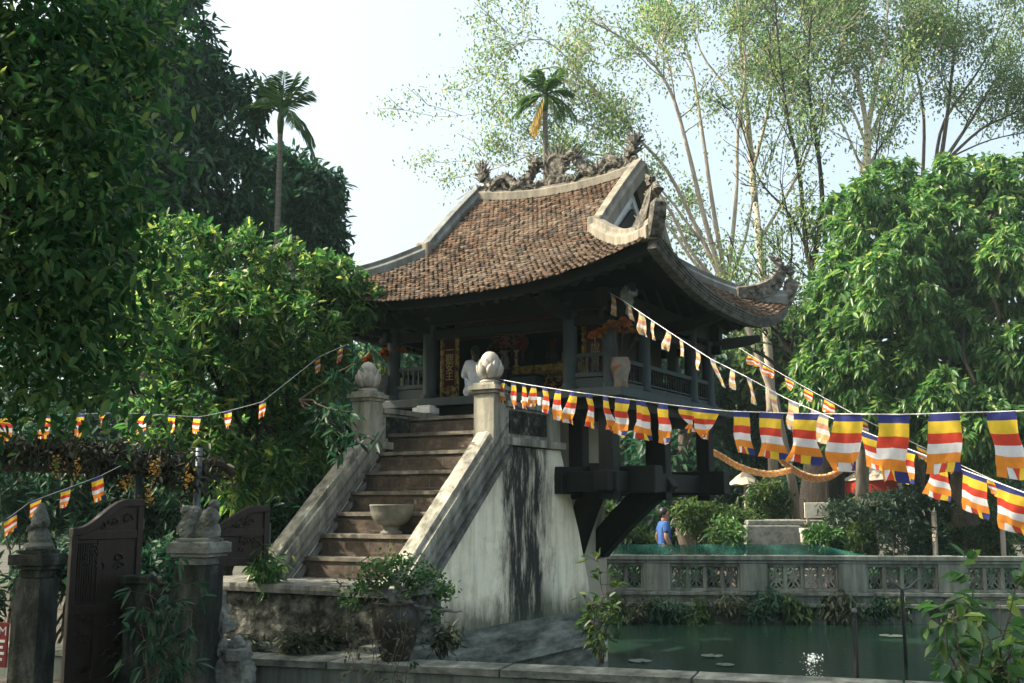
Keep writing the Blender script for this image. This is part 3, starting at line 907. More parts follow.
M['dark_panel'] = mat_noise('blackened_carved_panel', [(.42, (.012,.013,.012)), (.56, (.06,.062,.055)), (.68, (.24,.24,.215))], 9, (1,1,1), .95, 1, .04)
def side_wall(u0, u1, outer, lab):
    mb = MB()
    poly = [(-3.06,.40), (.66,.40), (.60,.8), (.38,1.35), (.14,1.85), (-.05,2.26), (-1.30,2.26), (-1.30,2.40), (-3.06,.86)]
    mb.prism(poly, 'u', u0, u1)
    w = mb.build('side_wall', M['plaster'], st, rough=(.09,.012,2.5)); w['label'] = lab
    # sloping balustrade slab, proud on both sides, with two mouldings
    mb = MB(); e = .045
    def top(v): return 2.66 + .885*(v+1.157)
    a, b = -3.10, -1.20
    mb.prism([(a+.02, top(a)-.30), (b, top(b)-.30), (b, top(b)-.06), (a+.02, top(a)-.06)], 'u', u0-.012, u1+.012)
    bl = mb.build('balustrade', M['plaster_trim'], st, rough=(.05,.011))
    mb = MB()
    mb.prism([(a-.02, top(a)-.12), (b, top(b)-.115), (b, top(b)-.03), (b-.02, top(b)), (a+.03, top(a)), (a-.02, top(a)-.04)], 'u', u0+.035, u1-.035)
    mb.build('coping', M['plaster_trim'], bl, rough=(.05,.012))
    mb = MB()
    for (o, hgt, ex) in ((.27, .06, .045), (.385, .06, .06)):
        mb.prism([(a+.05, top(a)-o-hgt-.002), (b, top(b)-o-hgt-.002), (b, top(b)-o-.002), (a+.05, top(a)-o-.002)], 'u', u0-ex, u1+ex)
    mb.build('moulding', M['plaster_dark'], bl, rough=(.04,.006))
    mb = MB()
    mb.prism([(a+.1, top(a)-.165), (b-.02, top(b)-.165), (b-.02, top(b)-.135), (a+.1, top(a)-.135)], 'u', u0-.024, u1+.024)
    mb.build('groove_band', M['plaster_dark'], bl)
    # newel post with cap and lotus
    uc, vc = (u0+u1)/2, -1.36
    mb = MB()
    mb.box(uc-.122, uc+.122, vc-.122, vc+.122, 2.1, 2.78)
    nw = mb.build('newel_post', M['plaster_trim'], st, rough=(.05,.005))
    mb = MB()
    mb.box(uc-.14, uc+.14, vc-.14, vc+.14, 2.782, 2.815); mb.box(uc-.168, uc+.168, vc-.168, vc+.168, 2.817, 2.865); mb.box(uc-.13, uc+.13, vc-.13, vc+.13, 2.867, 2.895)
    mb.build('post_cap', M['plaster_trim'], nw, rough=(.04,.005))
    mb = MB()
    mb.lathe([(.12,0), (.125,.02), (.075,.04), (.07,.06), (.105,.09), (.125,.15), (.128,.21), (.115,.27), (.09,.315), (.05,.35), (.0,.36)], (0, 0, 0), 22)
    for ring, (n, z0, h, rb, tilt) in enumerate(((7, .05, .16, .136, .05), (7, .07, .19, .126, .0))):
        for j in range(n):
            a0 = 2*math.pi*(j+.5*ring)/n
            V, F = [], []
            for i in range(6):
                t = i/5
                wd = math.sin(math.pi*min(1, .25+.75*t*.97))**.6*.44 if t < 1 else .03
                for s_ in (-1, -.5, 0, .5, 1):
                    aa = a0 + s_*wd
                    r = rb*(.55+.56*math.sin(.35+t*2.05)) + tilt*t**3*.6 + .012*(1-s_*s_)
                    V.append((r*math.cos(aa), r*math.sin(aa), z0+h*t))
            for i in range(5):
                for q in range(4): F.append((i*5+q, i*5+q+1, (i+1)*5+q+1, (i+1)*5+q))
            mb.add(V, F)
    mb.v = [(uc+x*.86, vc+y*.86, 2.897+z*.92) for x, y, z in mb.v]
    lt = mb.build('lotus_finial', M['stone_pale'], nw, smooth=True)
    sm = lt.modifiers.new('Solid', 'SOLIDIFY'); sm.thickness = .013
    # parapet by the landing: ledge, framed panel, rail, end post
    mb = MB()
    mb.box(u0-.05, u1+.06, -1.30, -.03, 2.262, 2.345)
    mb.build('ledge', M['plaster_trim'], st, rough=(.05,.006))
    mb = MB()
    mb.box(u0+.01, u1-.02, -1.23, -.34, 2.347, 2.66)
    pn = mb.build('parapet', M['plaster_trim'], st)
    mb = MB(); mb.box(u1-.02, u1-.008, -1.15, -.36, 2.39, 2.63); mb.box(u0-.002, u0+.01, -1.15, -.36, 2.39, 2.63)
    mb.build('carved_panel', M['dark_panel'], pn)
    mb = MB(); mb.box(u0-.02, u1+.02, -1.23, -.06, 2.662, 2.725); mb.build('parapet_rail', M['plaster_trim'], st, rough=(.05,.006))
    mb = MB(); mb.box(u0-.01, u1+.012, -.335, -.08, 2.347, 2.66); mb.build('end_post', M['plaster_trim'], st, rough=(.05,.005))
side_wall(-.84, -.60, 1, 'white side wall with a broad black algae streak')
side_wall(-2.44, -2.20, -1, 'shadowed side wall behind the tree')
# platform in front of the first step, rubble faced
mb = MB(); mb.box(-3.0, -.52, -3.30, -2.46, .42, .86); mb.build('platform', M['rubble'], st, rough=(.06,.035,5))
mb = MB(); mb.box(-3.06, -.46, -3.38, -2.46, .862, .945); mb.build('platform_slab', M['plaster_dark'], st, rough=(.05,.012))
# moulded plinth
mb = MB()
prof = [(-.70,.475), (-.555,.475), (-.555,.415), (-.50,.40), (-.50,.325), (-.44,.31), (-.44,.215), (-.39,.20), (-.39,.13), (-.52,.11), (-.52,-.7), (-.70,-.7)]
mb.prism(prof, 'v', -3.45, .78)
mb.build('plinth', M['plinth'] if 'plinth' in M else M['stone_grey'], st, rough=(.05,.006))
mb = MB(); mb.prism([(-3.62,.40), (-3.50,.42), (-2.6,.42), (-2.6,-.6), (-3.62,-.6)], 'u', -3.2, -.40); mb.build('plinth', M['plinth'] if 'plinth' in M else M['stone_grey'], st, rough=(.07,.012))
mb = MB(); mb.box(-2.44, -.62, .0, .76, -.7, .40); mb.box(-2.5,-.56,.70,.80,-.7,.3); mb.build('footing', M['plaster_dark'], st)

# loose white blocks left lying on the parapet rails
for (u, v, nm) in ((-2.30,-.28,'small white block lying on the left parapet rail below the praying woman'), (-.72,-.42,'white block lying on the right parapet rail behind the small flags')):
    b = empty('stone_block', L(u, v, 2.727), YAW, nm, 'block', 'white blocks on the parapets')
    mb = MB(); mb.box(-.13, .13, -.10, .10, 0, .075); mb.build('slab', M['white'], b, bevel=.012)
    mb = MB(); mb.box(-.09, .11, -.07, .06, .0765, .10); mb.build('chip', M['white'], b, bevel=.01)

# ================================================================== things on the pagoda and stairs
def lotus_vase(loc, r, h, mat, lab, fl):
    t = empty('flower_vase', loc, 0, lab, 'vase', 'vases on the pagoda floor')
    mb = MB(); k = r/.1
    mb.lathe([(.072*k,0), (.078*k,.02*h/.33), (.07*k,.08*h/.33), (.085*k,.14*h/.33), (.105*k,.22*h/.33), (.106*k,.28*h/.33), (.092*k,.31*h/.33), (.088*k,.325*h/.33), (.095*k,.335*h/.33), (.080*k,.335*h/.33), (.075*k,.30*h/.33)], (0,0,0), 24)
    mb.build('jar', mat, t, smooth=True)
    fb = MB(); lv = Leaves()
    for (dx, dy, dz, big) in fl:
        b = Vector((dx*.12, dy*.12, h*.9)); tip = Vector((dx, dy, h+dz))
        fb.tube([b, b.lerp(tip, .5)+Vector((dx*.05,0,.02)), tip], [.006,.005,.004], 5)
        if big:
            P = np.tile(np.array(tip), (44, 1)); D = rand_dirs(44); D[:, 2] = np.abs(D[:, 2])*.7-.15
            lv.add(P, D, .10*big, .07*big, sag=.3)
        else:
            fb.blob(tip, .03, 8, 6)
    fb.build('stems', M['stem_dry'], t)
    lv.build('blossoms', M['lotus_dry'], t)
    return t
lotus_vase(L(.14,-.03,2.922), .105, .33, M['ceramic'], 'painted ceramic vase of dried orange lotuses at the right front corner', [(-.20,.05,.30,1.0), (-.10,-.04,.36,1.1), (.03,-.06,.38,1.15), (-.28,.0,.26,.9), (-.05,.1,.33,.9), (.03,-.08,.27,0), (.13,.1,.32,.7), (.18,.02,.22,0)])
lotus_vase(L(-3.12,-.10,2.922), .10, .33, M['ceramic_grey'], 'grey ceramic vase of withered lotuses at the left front corner', [(.02,-.05,.26,1.0), (.16,0,.32,1.0), (-.1,.0,.26,.9), (.06,.06,.32,.9), (-.18,.05,.22,.8), (.24,.05,.33,.7)])

# altar inside the shrine
al = empty('altar_table', L(-1.2, .95, 2.922), YAW, 'gilded carved altar table standing inside the shrine doorway', 'altar')
mb = MB(); mb.box(-.72, .72, -.22, .25, .40, .445); mb.box(-.70, .70, -.20, .24, .37, .398); mb.build('altar_top', M['gold'], al, bevel=.006)
mb = MB()
mb.box(-.68, .68, -.17, .22, .0, .368); mb.build('altar_body', M['lacquer'], al)
mb = MB()
for k in range(34): mb.box(-.67+k*.04, -.645+k*.04, -.195, -.172, .335, .367)
for k in range(4): mb.box(-.68, .68, -.195, -.172, .02+k*.085, .035+k*.085)
for k in range(260): mb.blob((rnd.uniform(-.66,.66), -.178, .03+rnd.random()*.29), (rnd.uniform(.012,.03), .014, rnd.uniform(.008,.02)), 6, 4, .3)
mb.build('gilt_carving', M['gold'], al)
t = empty('offering_chest', L(-1.36, .50, 2.922), YAW, 'dark wooden offering chest in front of the golden altar', 'chest')
mb = MB(); mb.box(-.17, .17, -.11, .11, .03, .27); mb.build('chest_body', M['wood'], t, bevel=.01)
mb = MB(); mb.box(-.19, .19, -.13, .13, .272, .30); mb.build('lid', M['wood_dark'], t, bevel=.008)
# statue, burner, candlesticks, flowers on the altar
s_ = empty('seated_statue', L(-1.45, 1.75, 3.35), YAW, 'dim gilded seated statue deep in the shrine behind the altar', 'statue')
mb = MB()
mb.lathe([(.24,0),(.28,.05),(.22,.12),(.26,.16)], (0,0,-.25), 16)
mb.build('lotus_throne', M['gold'], s_)
mb = MB(); mb.lathe([(.20,-.08),(.22,0),(.16,.08),(.13,.2),(.12,.28),(.05,.33),(.045,.35),(.065,.39),(.066,.44),(.04,.49),(.0,.52)], (0,0,0), 16)
mb.blob((-.1,-.12,.0), (.14,.07,.05), 8, 6); mb.blob((.1,-.12,.0), (.14,.07,.05), 8, 6)
mb.tube([(-.13,0,.25),(-.17,-.06,.12),(-.04,-.16,.08)], [.05,.04,.03], 7); mb.tube([(.13,0,.25),(.17,-.06,.12),(.04,-.16,.08)], [.05,.04,.03], 7)
mb.build('figure', M['gold'], s_, smooth=True)
mb = MB(); mb.box(-.5,.5,-.3,.4,-.43,-.255); mb.build('shelf', M['lacquer'], s_)
t = empty('incense_burner', L(-1.2, .88, 3.368), YAW, 'bronze incense burner on the middle of the altar top', 'burner')
mb = MB(); mb.lathe([(.05,0),(.03,.03),(.09,.07),(.10,.12),(.08,.15),(.09,.165),(.06,.165)], (0,0,0), 16); mb.build('bowl', M['ceramic_dark'], t, smooth=True)
mb = MB()
for k in range(9): mb.tube([(rnd.uniform(-.03,.03), rnd.uniform(-.03,.03), .15), (rnd.uniform(-.06,.06), rnd.uniform(-.05,.05), .34)], .003, 4)
mb.build('incense_sticks', M['red'], t)
for x, lab in ((-.55,'slender candlestick on the left half of the altar'), (.45,'slender candlestick on the right half of the altar')):
    t = empty('candlestick', L(-1.2+x, .9, 3.368), YAW, lab, 'candlestick', 'candlesticks on the altar')
    mb = MB(); mb.lathe([(.05,0),(.045,.02),(.015,.05),(.02,.12),(.012,.2),(.03,.22),(.03,.235)], (0,0,0), 12); mb.build('stand', M['gilt'], t, smooth=True)
    mb = MB(); mb.lathe([(.014,.2355),(.014,.36),(.004,.37)], (0,0,0), 8); mb.build('candle', M['red'], t)
t = empty('altar_flowers', L(-1.75, .62, 3.30), YAW, 'bunch of pink and red flowers above the praying woman in the shrine', 'flowers')
mb = MB(); mb.lathe([(.04,0),(.06,.1),(.035,.2),(.05,.24)], (0,0,.02), 12); mb.build('vase', M['ceramic_grey'], t, smooth=True)
mb = MB()
mb.lathe([(.09,-.378),(.09,0),(.09,.018)], (0,0,0), 10); mb.build('stand', M['wood_dark'], t)
lv = Leaves(); P = rng.normal(0, 1, (160, 3))*np.array([.11,.07,.10])+np.array([0,0,.38]); lv.add(P, rand_dirs(160), .05, .035); lv.build('petals', mat_leaf('pink_red_petals', [(0,(.25,.03,.03)),(.5,(.4,.12,.1)),(1,(.10,.14,.05))], .3), t)
t = empty('hanging_lantern', L(-1.78, 1.1, 3.62), YAW, 'small dark red lantern hanging in the shrine doorway', 'lantern')
mb = MB(); mb.lathe([(.02,-.02),(.04,0),(.075,.06),(.085,.11),(.07,.17),(.04,.21),(.02,.22)], (0,0,0), 12); mb.build('shade', M['red'], t, smooth=True)
mb = MB(); mb.tube([(0,0,.22),(0,0,.5)], .004, 5)
for k in range(8): mb.tube([(.012*math.cos(k),.012*math.sin(k),-.02),(.016*math.cos(k),.016*math.sin(k),-.13)], .003, 4)
mb.build('cord_and_tassel', M['red'], t)

# planter bowl on the stairs
t = empty('stone_planter', L(-1.36,-2.15, ZL-RIS*5), YAW, 'half-round pale stone planter bowl standing on the brick steps', 'planter')
mb = MB(); mb.lathe([(.11,0),(.11,.02),(.085,.03),(.08,.06),(.095,.076)], (0,0,.003), 24); M['planter'] = mat_noise('lichened_grey_stone', [(.3, (.11,.11,.095)), (.7, (.24,.24,.21))], 8, rough=.9, bstr=.5); mb.build('foot', M['planter'], t, bevel=.004)
mb = MB(); mb.lathe([(.07,.078),(.13,.095),(.18,.14),(.207,.20),(.217,.27),(.222,.275),(.222,.288),(.20,.288),(.19,.25),(.1,.20),(0,.19)], (0,0,0), 32); mb.build('bowl', M['planter'], t, smooth=True)

# ------------------------------------------------------------------ people
def skin_layer(me):
    if not len(me.skin_vertices):
        bm = bmesh.new(); bm.from_mesh(me); bm.verts.layers.skin.verify(); bm.to_mesh(me); bm.free()
def skin_body(name, joints, edges, mat, parent=None, root=0, lev=2):
    me = bpy.data.meshes.new(name)
    me.from_pydata([tuple(j[0]) for j in joints], edges, [])
    skin_layer(me)
    for i, j in enumerate(joints):
        r = j[1]; d = me.skin_vertices[0].data[i]
        d.radius = r if isinstance(r, tuple) else (r, r); d.use_root = (i == root)
    o = link_mesh(name, me, mat, parent)
    sk = o.modifiers.new('Skin', 'SKIN'); sk.use_smooth_shade = True
    sb = o.modifiers.new('Sub', 'SUBSURF'); sb.levels = lev; sb.render_levels = lev
    dg = bpy.context.evaluated_depsgraph_get(); dg.update()
    me2 = bpy.data.meshes.new_from_object(o.evaluated_get(dg))
    o.modifiers.clear(); o.data = me2; me2.name = name
    if not me2.materials: me2.materials.append(mat)
    return o
def hand(mb_j, E, wrist, fwd, side, thick=.008):
    """append palm and five finger chains to a joint/edge list"""
    w = len(mb_j)-1 if wrist is None else wrist
    base = Vector(mb_j[w][0]); fwd = Vector(fwd).normalized(); side = Vector(side).normalized()
    mb_j.append((base+fwd*.05, (.026,.02))); p = len(mb_j)-1; E.append((w, p))
    for i, ln in enumerate((.062,.072,.068,.052)):
        a = base+fwd*.085+side*(-.028+.019*i)
        mb_j.append((a, .0085)); n1 = len(mb_j)-1; E.append((p, n1))
        mb_j.append((a+fwd*ln*.55+Vector((0,0,-.004)), .008)); n2 = len(mb_j)-1; E.append((n1, n2))
        mb_j.append((a+fwd*ln*.9+Vector((0,0,-.014)), .006)); E.append((n2, n2+1))
    mb_j.append((base+fwd*.03-side*.035, .010)); t1 = len(mb_j)-1; E.append((p, t1))
    mb_j.append((base+fwd*.065-side*.05, .008)); E.append((t1, t1+1))

def head_parts(root, c, f, r=.1, hairlong=False):
    """hair, eyes and ears for a head centred at c facing unit vector f"""
    c, f = Vector(c), Vector(f).normalized(); s = Vector((-f.y, f.x, 0))
    mb = MB()
    mb.blob(c - f*.022 + Vector((0,0,.028)), (.088,.088,.098), 14, 10, .03)
    if hairlong:
        mb.tube([c-f*.07+Vector((0,0,.02)), c-f*.11+Vector((0,0,-.05)), c-f*.10+Vector((0,0,-.17)), c-f*.10+Vector((0,0,-.27))], [.05,.055,.045,.015], 8)
    mb.build('hair', M['hair'], root, smooth=True)
    mb = MB()
    for k in (-1, 1): mb.blob(c + f*.083 + s*.034*k + Vector((0,0,.0)), (.011,.011,.007), 8, 6)
    mb.build('eyes', M['hair'], root, smooth=True)

def walker(loc, facing, lab):
    t = empty('person', loc, facing, lab, 'person')   # local +x is forward
    k = .86
    J, E = [], []
    def j(x, y, z, r): J.append((Vector((x, y, z))*k, r)); return len(J)-1
    pel = j(0,0,.93,(.13,.10)); ab = j(.01,0,1.08,(.12,.095)); ch = j(0,0,1.28,(.15,.11)); ne = j(.01,0,1.45,.055); hd = j(.03,0,1.53,(.07,.075)); ht = j(.03,0,1.63,(.085,.09)); tp = j(.015,0,1.69,(.06,.06))
    no = j(.125,0,1.575,.016)
    E += [(pel,ab),(ab,ch),(ch,ne),(ne,hd),(hd,ht),(ht,tp),(hd,no)]
    for s in (-1, 1):
        sh = j(0,.17*s,1.40,.06); el = j(-.09 if s > 0 else -.02,.23*s,1.13,.045); wr = j(.02 if s > 0 else .10,.22*s,.92,.03)
        E += [(ch,sh),(sh,el),(el,wr)]
        hand(J, E, wr, (.35,0,-1), (1,0,.3))
        hp = j(.0,.09*s,.88,.085); kn = j(.08*s+.05,.10*s,.49,.058); an = j(.14*s-.04,.10*s,.09,.04); hl = j(.14*s-.08,.10*s,.035,.035); to = j(.14*s+.12,.10*s,.03,.03)
        E += [(pel,hp),(hp,kn),(kn,an),(an,hl),(an,to)]
        ea = j(.02,.088*s,1.58,.018); E.append((ht,ea))
    skin_body('body', J, E, M['skin'], t)
    J, E = [], []
    a = j(0,0,.83,(.155,.13)); b = j(.01,0,1.06,(.145,.12)); c = j(0,0,1.28,(.17,.13)); d = j(.01,0,1.43,.075); E += [(a,b),(b,c),(c,d)]
    for s in (-1, 1):
        sh = j(0,.18*s,1.39,.078); el = j(-.06 if s > 0 else -.01,.225*s,1.20,.066); E += [(c,sh),(sh,el)]
    skin_body('shirt', J, E, M['cloth_blue'], t)
    J, E = [], []
    a = j(0,0,.95,(.14,.115))
    for s in (-1, 1):
        hp = j(0,.09*s,.86,.10); kn = j(.08*s+.05,.10*s,.49,.075); an = j(.14*s-.04,.10*s,.11,.06); E += [(a,hp),(hp,kn),(kn,an)]
    skin_body('trousers', J, E, M['cloth_navy'], t)
    head_parts(t, Vector((.02,0,1.60))*k, (1,0,0))
    return t
p = at(664, 530, 19.6)
walker((p.x, p.y, .15), R(8), 'man in a blue T-shirt walking behind the far pond wall')

def kneeler(loc, facing, lab):
    t = empty('person', loc, facing, lab, 'person')
    J, E = [], []
    def j(x, y, z, r): J.append((Vector((x, y, z)), r)); return len(J)-1
    pel = j(0,0,.20,(.15,.13)); ab = j(.03,0,.34,(.125,.10)); ch = j(.07,0,.49,(.15,.11)); ne = j(.11,0,.61,.05); hd = j(.14,0,.675,(.065,.07)); ht = j(.155,0,.735,(.08,.08)); no = j(.245,0,.68,.014)
    E += [(pel,ab),(ab,ch),(ch,ne),(ne,hd),(hd,ht),(hd,no)]
    for s in (-1, 1):
        sh = j(.08,.15*s,.54,.055); el = j(.24,.2*s,.34,.042); wr = j(.36,.05*s,.46,.028); E += [(ch,sh),(sh,el),(el,wr)]
        hand(J, E, wr, (.25,-.05*s,1), (1,0,-.2))
        hp = j(.05,.1*s,.17,.095); kn = j(.40,.13*s,.08,.065); an = j(.02,.11*s,.05,.045); to = j(-.14,.11*s,.035,.03); E += [(pel,hp),(hp,kn),(kn,an),(an,to)]
    skin_body('body', J, E, M['skin'], t)
    J, E = [], []
    a = j(-.01,0,.17,(.17,.155)); b = j(.02,0,.34,(.155,.13)); c = j(.06,0,.49,(.17,.13)); d = j(.10,0,.59,.07); E += [(a,b),(b,c),(c,d)]
    for s in (-1, 1):
        sh = j(.08,.155*s,.53,.075); el = j(.23,.205*s,.34,.06); wr = j(.32,.09*s,.42,.045); E += [(c,sh),(sh,el),(el,wr)]
    skin_body('blouse', J, E, M['cloth_white'], t)
    J, E = [], []
    a = j(0,0,.18,(.16,.14))
    for s in (-1, 1):
        hp = j(.06,.1*s,.165,.105); kn = j(.41,.13*s,.085,.075); an = j(.03,.11*s,.055,.055); E += [(a,hp),(hp,kn),(kn,an)]
    skin_body('trousers', J, E, M['cloth_white'], t)
    head_parts(t, (.15,0,.715), (.97,0,-.15), hairlong=True)
    return t
_k = kneeler(L(-1.73,-.06,2.922), R(100), 'woman in a white blouse with a black ponytail kneeling before the altar')

_k.scale = (.64,.66,.74)
# ================================================================== BUNTING
def proj(p):
    d = Vector(p) - Vector((0, 0, CAMZ))
    zc = d.y*CP + d.z*SP
    return CX + FPX*d.x/zc, CY - FPX*(d.z*CP - d.y*SP)/zc, zc

def flag_mesh(w, h, dirv, nrm, seed, swing=.0, taper=1.0, twist=0.0, tatter=.3):
    rs = random.Random(seed)
    rows = [0, .13, .33, .50, .665, .83]
    V, F, MI = [], [], []
    nx = 14
    ph, ph2 = rs.uniform(0, 6), rs.uniform(0, 6); amp = w*rs.uniform(.06, .19); lean = rs.uniform(-.16, .16)+swing; twist = twist + rs.uniform(-.3, .3); side = rs.uniform(-.10,.10)
    def P(s, t):
        x = (s-.5)*w*(1+(taper-1)*t)
        th = twist*t
        d = dirv*math.cos(th) + nrm*math.sin(th); n = nrm*math.cos(th) - dirv*math.sin(th)
        off = amp*t**.6*(math.sin(s*5+ph+t*2.5) + .5*math.sin(s*9+ph2-t*4) + .22*math.sin(s*17+t*11+ph)) + h*.03*math.sin(t*6+ph2)
        return d*(x + side*h*t) + n*(off + lean*h*t) + Vector((0, 0, -h*t*(1-.03*math.sin(s*4+ph))))
    ts = []
    for b in range(5):
        for q in range(3): ts.append((rows[b]+(rows[b+1]-rows[b])*q/3, b))
    ts.append((rows[5], 4))
    for t, b in ts:
        for i in range(nx+1): V.append(P(i/nx, t))
    for r in range(len(ts)-1):
        for i in range(nx):
            a = r*(nx+1)+i; F.append((a, a+1, a+nx+2, a+nx+1)); MI.append(ts[r][1])
    cols = [4, 3, 2, 1, 0]
    for k in range(5):
        ln = .17*(1-rs.random()*tatter)
        b = len(V); sh = rs.uniform(-.02, .02)
        for q in range(3):
            for i in range(3):
                s = k*.2 + .003 + i*.097
                V.append(P(s + sh*q*.5, rows[5] + .001*0 + ln*q/2) + nrm*(.002))
        for q in range(2):
            for i in range(2):
                a = b+q*3+i; F.append((a, a+1, a+4, a+3)); MI.append(cols[k])
    me = bpy.data.meshes.new('flag')
    me.from_pydata([tuple(v) for v in V], [], F)
    me.polygons.foreach_set('material_index', MI); me.polygons.foreach_set('use_smooth', [True]*len(F))
    me.update()
    return me

def bunting(label, keys, flags, YA, YB, group='strings of Buddhist flags', rad=.0028, name='flag_bunting', yaw_j=.22, strmat='string', mats=None):
    """keys: (px,py) along the string; plan line runs straight between its ends; flags: (px, height px, options)"""
    A, B = at(keys[0][0], keys[0][1], YA), at(keys[-1][0], keys[-1][1], YB)
    def point(px):
        for (x0, y0), (x1, y1) in zip(keys, keys[1:]):
            if x0 <= px <= x1 or (x1, y1) == keys[-1]:
                py = y0 + (y1-y0)*(px-x0)/(x1-x0); break
        lo, hi = -.1, 1.1
        for _ in range(40):
            m = (lo+hi)/2; Y = A.y+(B.y-A.y)*m; X = A.x+(B.x-A.x)*m
            q = at(px, py, Y)
            if (q.x < X) == (B.x*A.y > A.x*B.y): hi = m
            else: lo = m
        return q
    root = empty(name, A, 0, label, 'bunting', group)
    pts = []
    n = 40
    for i in range(n+1):
        pts.append(point(keys[0][0] + (keys[-1][0]-keys[0][0])*i/n) - A)
    mb = MB(); mb.tube(pts, rad, 5); mb.build('string', M[strmat], root)
    dv = (B-A); dv.z = 0; dv.normalize()
    for k, fl in enumerate(flags):
        px, hp = fl[0], fl[1]; op = fl[2] if len(fl) > 2 else {}
        p = point(px); zc = proj(p)[2]; h = hp*zc/FPX; far_ = zc > 8.5; w = h*op.get('ar', .50 if far_ else .80)
        a = rnd.uniform(-yaw_j, yaw_j)*(.3 if far_ else 1) + op.get('yaw', 0)
        d = Vector((dv.x*math.cos(a)-dv.y*math.sin(a), dv.x*math.sin(a)+dv.y*math.cos(a), 0))
        nrm = Vector((-d.y, d.x, 0))
        slope = (point(px+3)-point(px-3)); sl = slope.z/max(.01, math.hypot(slope.x, slope.y))
        if abs(a) < .6: d = Vector((d.x, d.y, max(-.6, min(.6, sl)))).normalized()
        me = flag_mesh(w, h, d, nrm, k*17+int(px), op.get('swing', 0), op.get('taper', 1), op.get('twist', 0), op.get('tat', .3))
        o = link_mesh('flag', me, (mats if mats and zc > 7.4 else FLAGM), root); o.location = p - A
    return root
bunting('long flag string tied to the right lotus newel post, running level toward the near right', [(498,379),(530,385),(575,392),(620,398),(672,405),(725,411),(800,413.5),(900,414.5),(1024,411),(1075,408)],
  [(503,24),(513,28),(523,26),(533,22,{'twist':1.2,'swing':.2}),(545,26),(558,31),(572,33),(589,34),(605,35),(623,38),(641,39),(664,40),(688,26,{'twist':2.6,'taper':.5,'yaw':.5}),(706,31,{'taper':.25,'yaw':.7,'ar':1.0}),(740,43,{'tat':.2}),(771,47),(806,50,{'tat':.05}),(846,57,{'tat':.1}),(893,68,{'tat':.05,'ar':.7}),(946,60,{'tat':.1,'twist':.2}),(1001,66,{'tat':.02})], 11.25, 4.3)
bunting('flag string sloping from under the front eave down to the right edge', [(610,293),(624,301),(650,319),(677,337),(710,358.5),(747,377),(785,398),(820,413),(865,432),(906,448),(964,470),(1003,484.5),(1060,506)],
  [(613,21),(628,17,{'swing':.3}),(640,25,{'swing':.3}),(653,19),(668,20),(682,17),(698,20),(713,27,{'swing':.25}),(732,21,{'swing':.2}),(750,26,{'swing':.2}),(773,25),(793,29),(820,32),(846,31),(872,35),(902,36,{'yaw':.4}),(939,39),(973,42,{'yaw':.3}),(1010,46,{'yaw':.3,'swing':.2})], 11.6, 5.6, mats=PALE_BACKLIT)
bunting('flag string half hidden in leaves across the left trees up to the left eave', [(-25,414),(50,415.5),(105,413),(140,413.5),(200,417),(228,411),(262,402),(320,356),(346,345)],
  [(8,26),(46,23,{'swing':.35}),(80,23),(103,15,{'twist':1.5}),(143,20),(172,17,{'twist':.8}),(197,17),(228,18),(262,16),(318,15),(340,15)], 9.0, 12.2)
bunting('short flag string climbing at the lower left below the dark arbor', [(-10,531),(30,502),(65,489),(100,476),(128,462)],
  [(10,18),(36,16),(66,19),(97,25)], 8.3, 8.9)
bunting('distant string of rolled-up orange flags behind the pagoda corner', [(738,347),(768,366),(808,389),(865,420),(920,446),(993,480),(1060,508)],
  [(753,10,{'ar':1.5,'twist':1}),(768,12,{'ar':1.4}),(790,12,{'ar':1.4}),(808,13,{'ar':1.2}),(829,14,{'ar':1.3}),(865,15,{'twist':1}),(887,14),(922,14,{'ar':1.2}),(950,14),(993,16,{'ar':1.2})], 17.5, 11.5)

# pleated garlands hung between the trees
def garland(label, pts, r):
    P = [Vector(p) for p in pts]; o0 = P[0]
    t = empty('pleated_garland', o0, 0, label, 'garland', 'pleated flag garlands')
    n = 90; V, F, MI = [], [], []
    for i in range(n+1):
        s = i/n*(len(P)-1); k = min(int(s), len(P)-2); f = s-k
        p0, p1, p2, p3 = P[max(0,k-1)], P[k], P[k+1], P[min(len(P)-1,k+2)]
        c = .5*((2*p1)+(p2-p0)*f+(2*p0-5*p1+4*p2-p3)*f*f+(3*p1-p0-3*p2+p3)*f**3) - o0
        zig = (1 if i % 2 else -1)*r*.8
        for q in range(5):
            V.append(c + Vector((0, zig+rnd.uniform(-.1,.1)*r, r*(1-q*.5)+rnd.uniform(-.12,.12)*r)))
    for i in range(n):
        for q in range(4):
            a = i*5+q; F.append((a, a+1, a+6, a+5)); MI.append(([1, 2, 4, 3], [4, 4, 3, 4], [0, 4, 4, 4])[i % 3][q])
    me = bpy.data.meshes.new('pleats'); me.from_pydata([tuple(v) for v in V], [], F); me.polygons.foreach_set('material_index', MI); me.update()
    link_mesh('pleats', me, PALE_BACKLIT, t)
garland('left swag of pleated orange garland behind the pagoda beams', [at(706,448,17), at(722,457,17.3), at(742,468,17.6), at(768,474,18), at(792,470,18.4)], .055)
garland('right swag of pleated orange garland across the big trunk', [at(774,452,18.4), at(788,466,18.5), at(808,477,18.6), at(828,477,18.7), at(846,466,18.8)], .065)

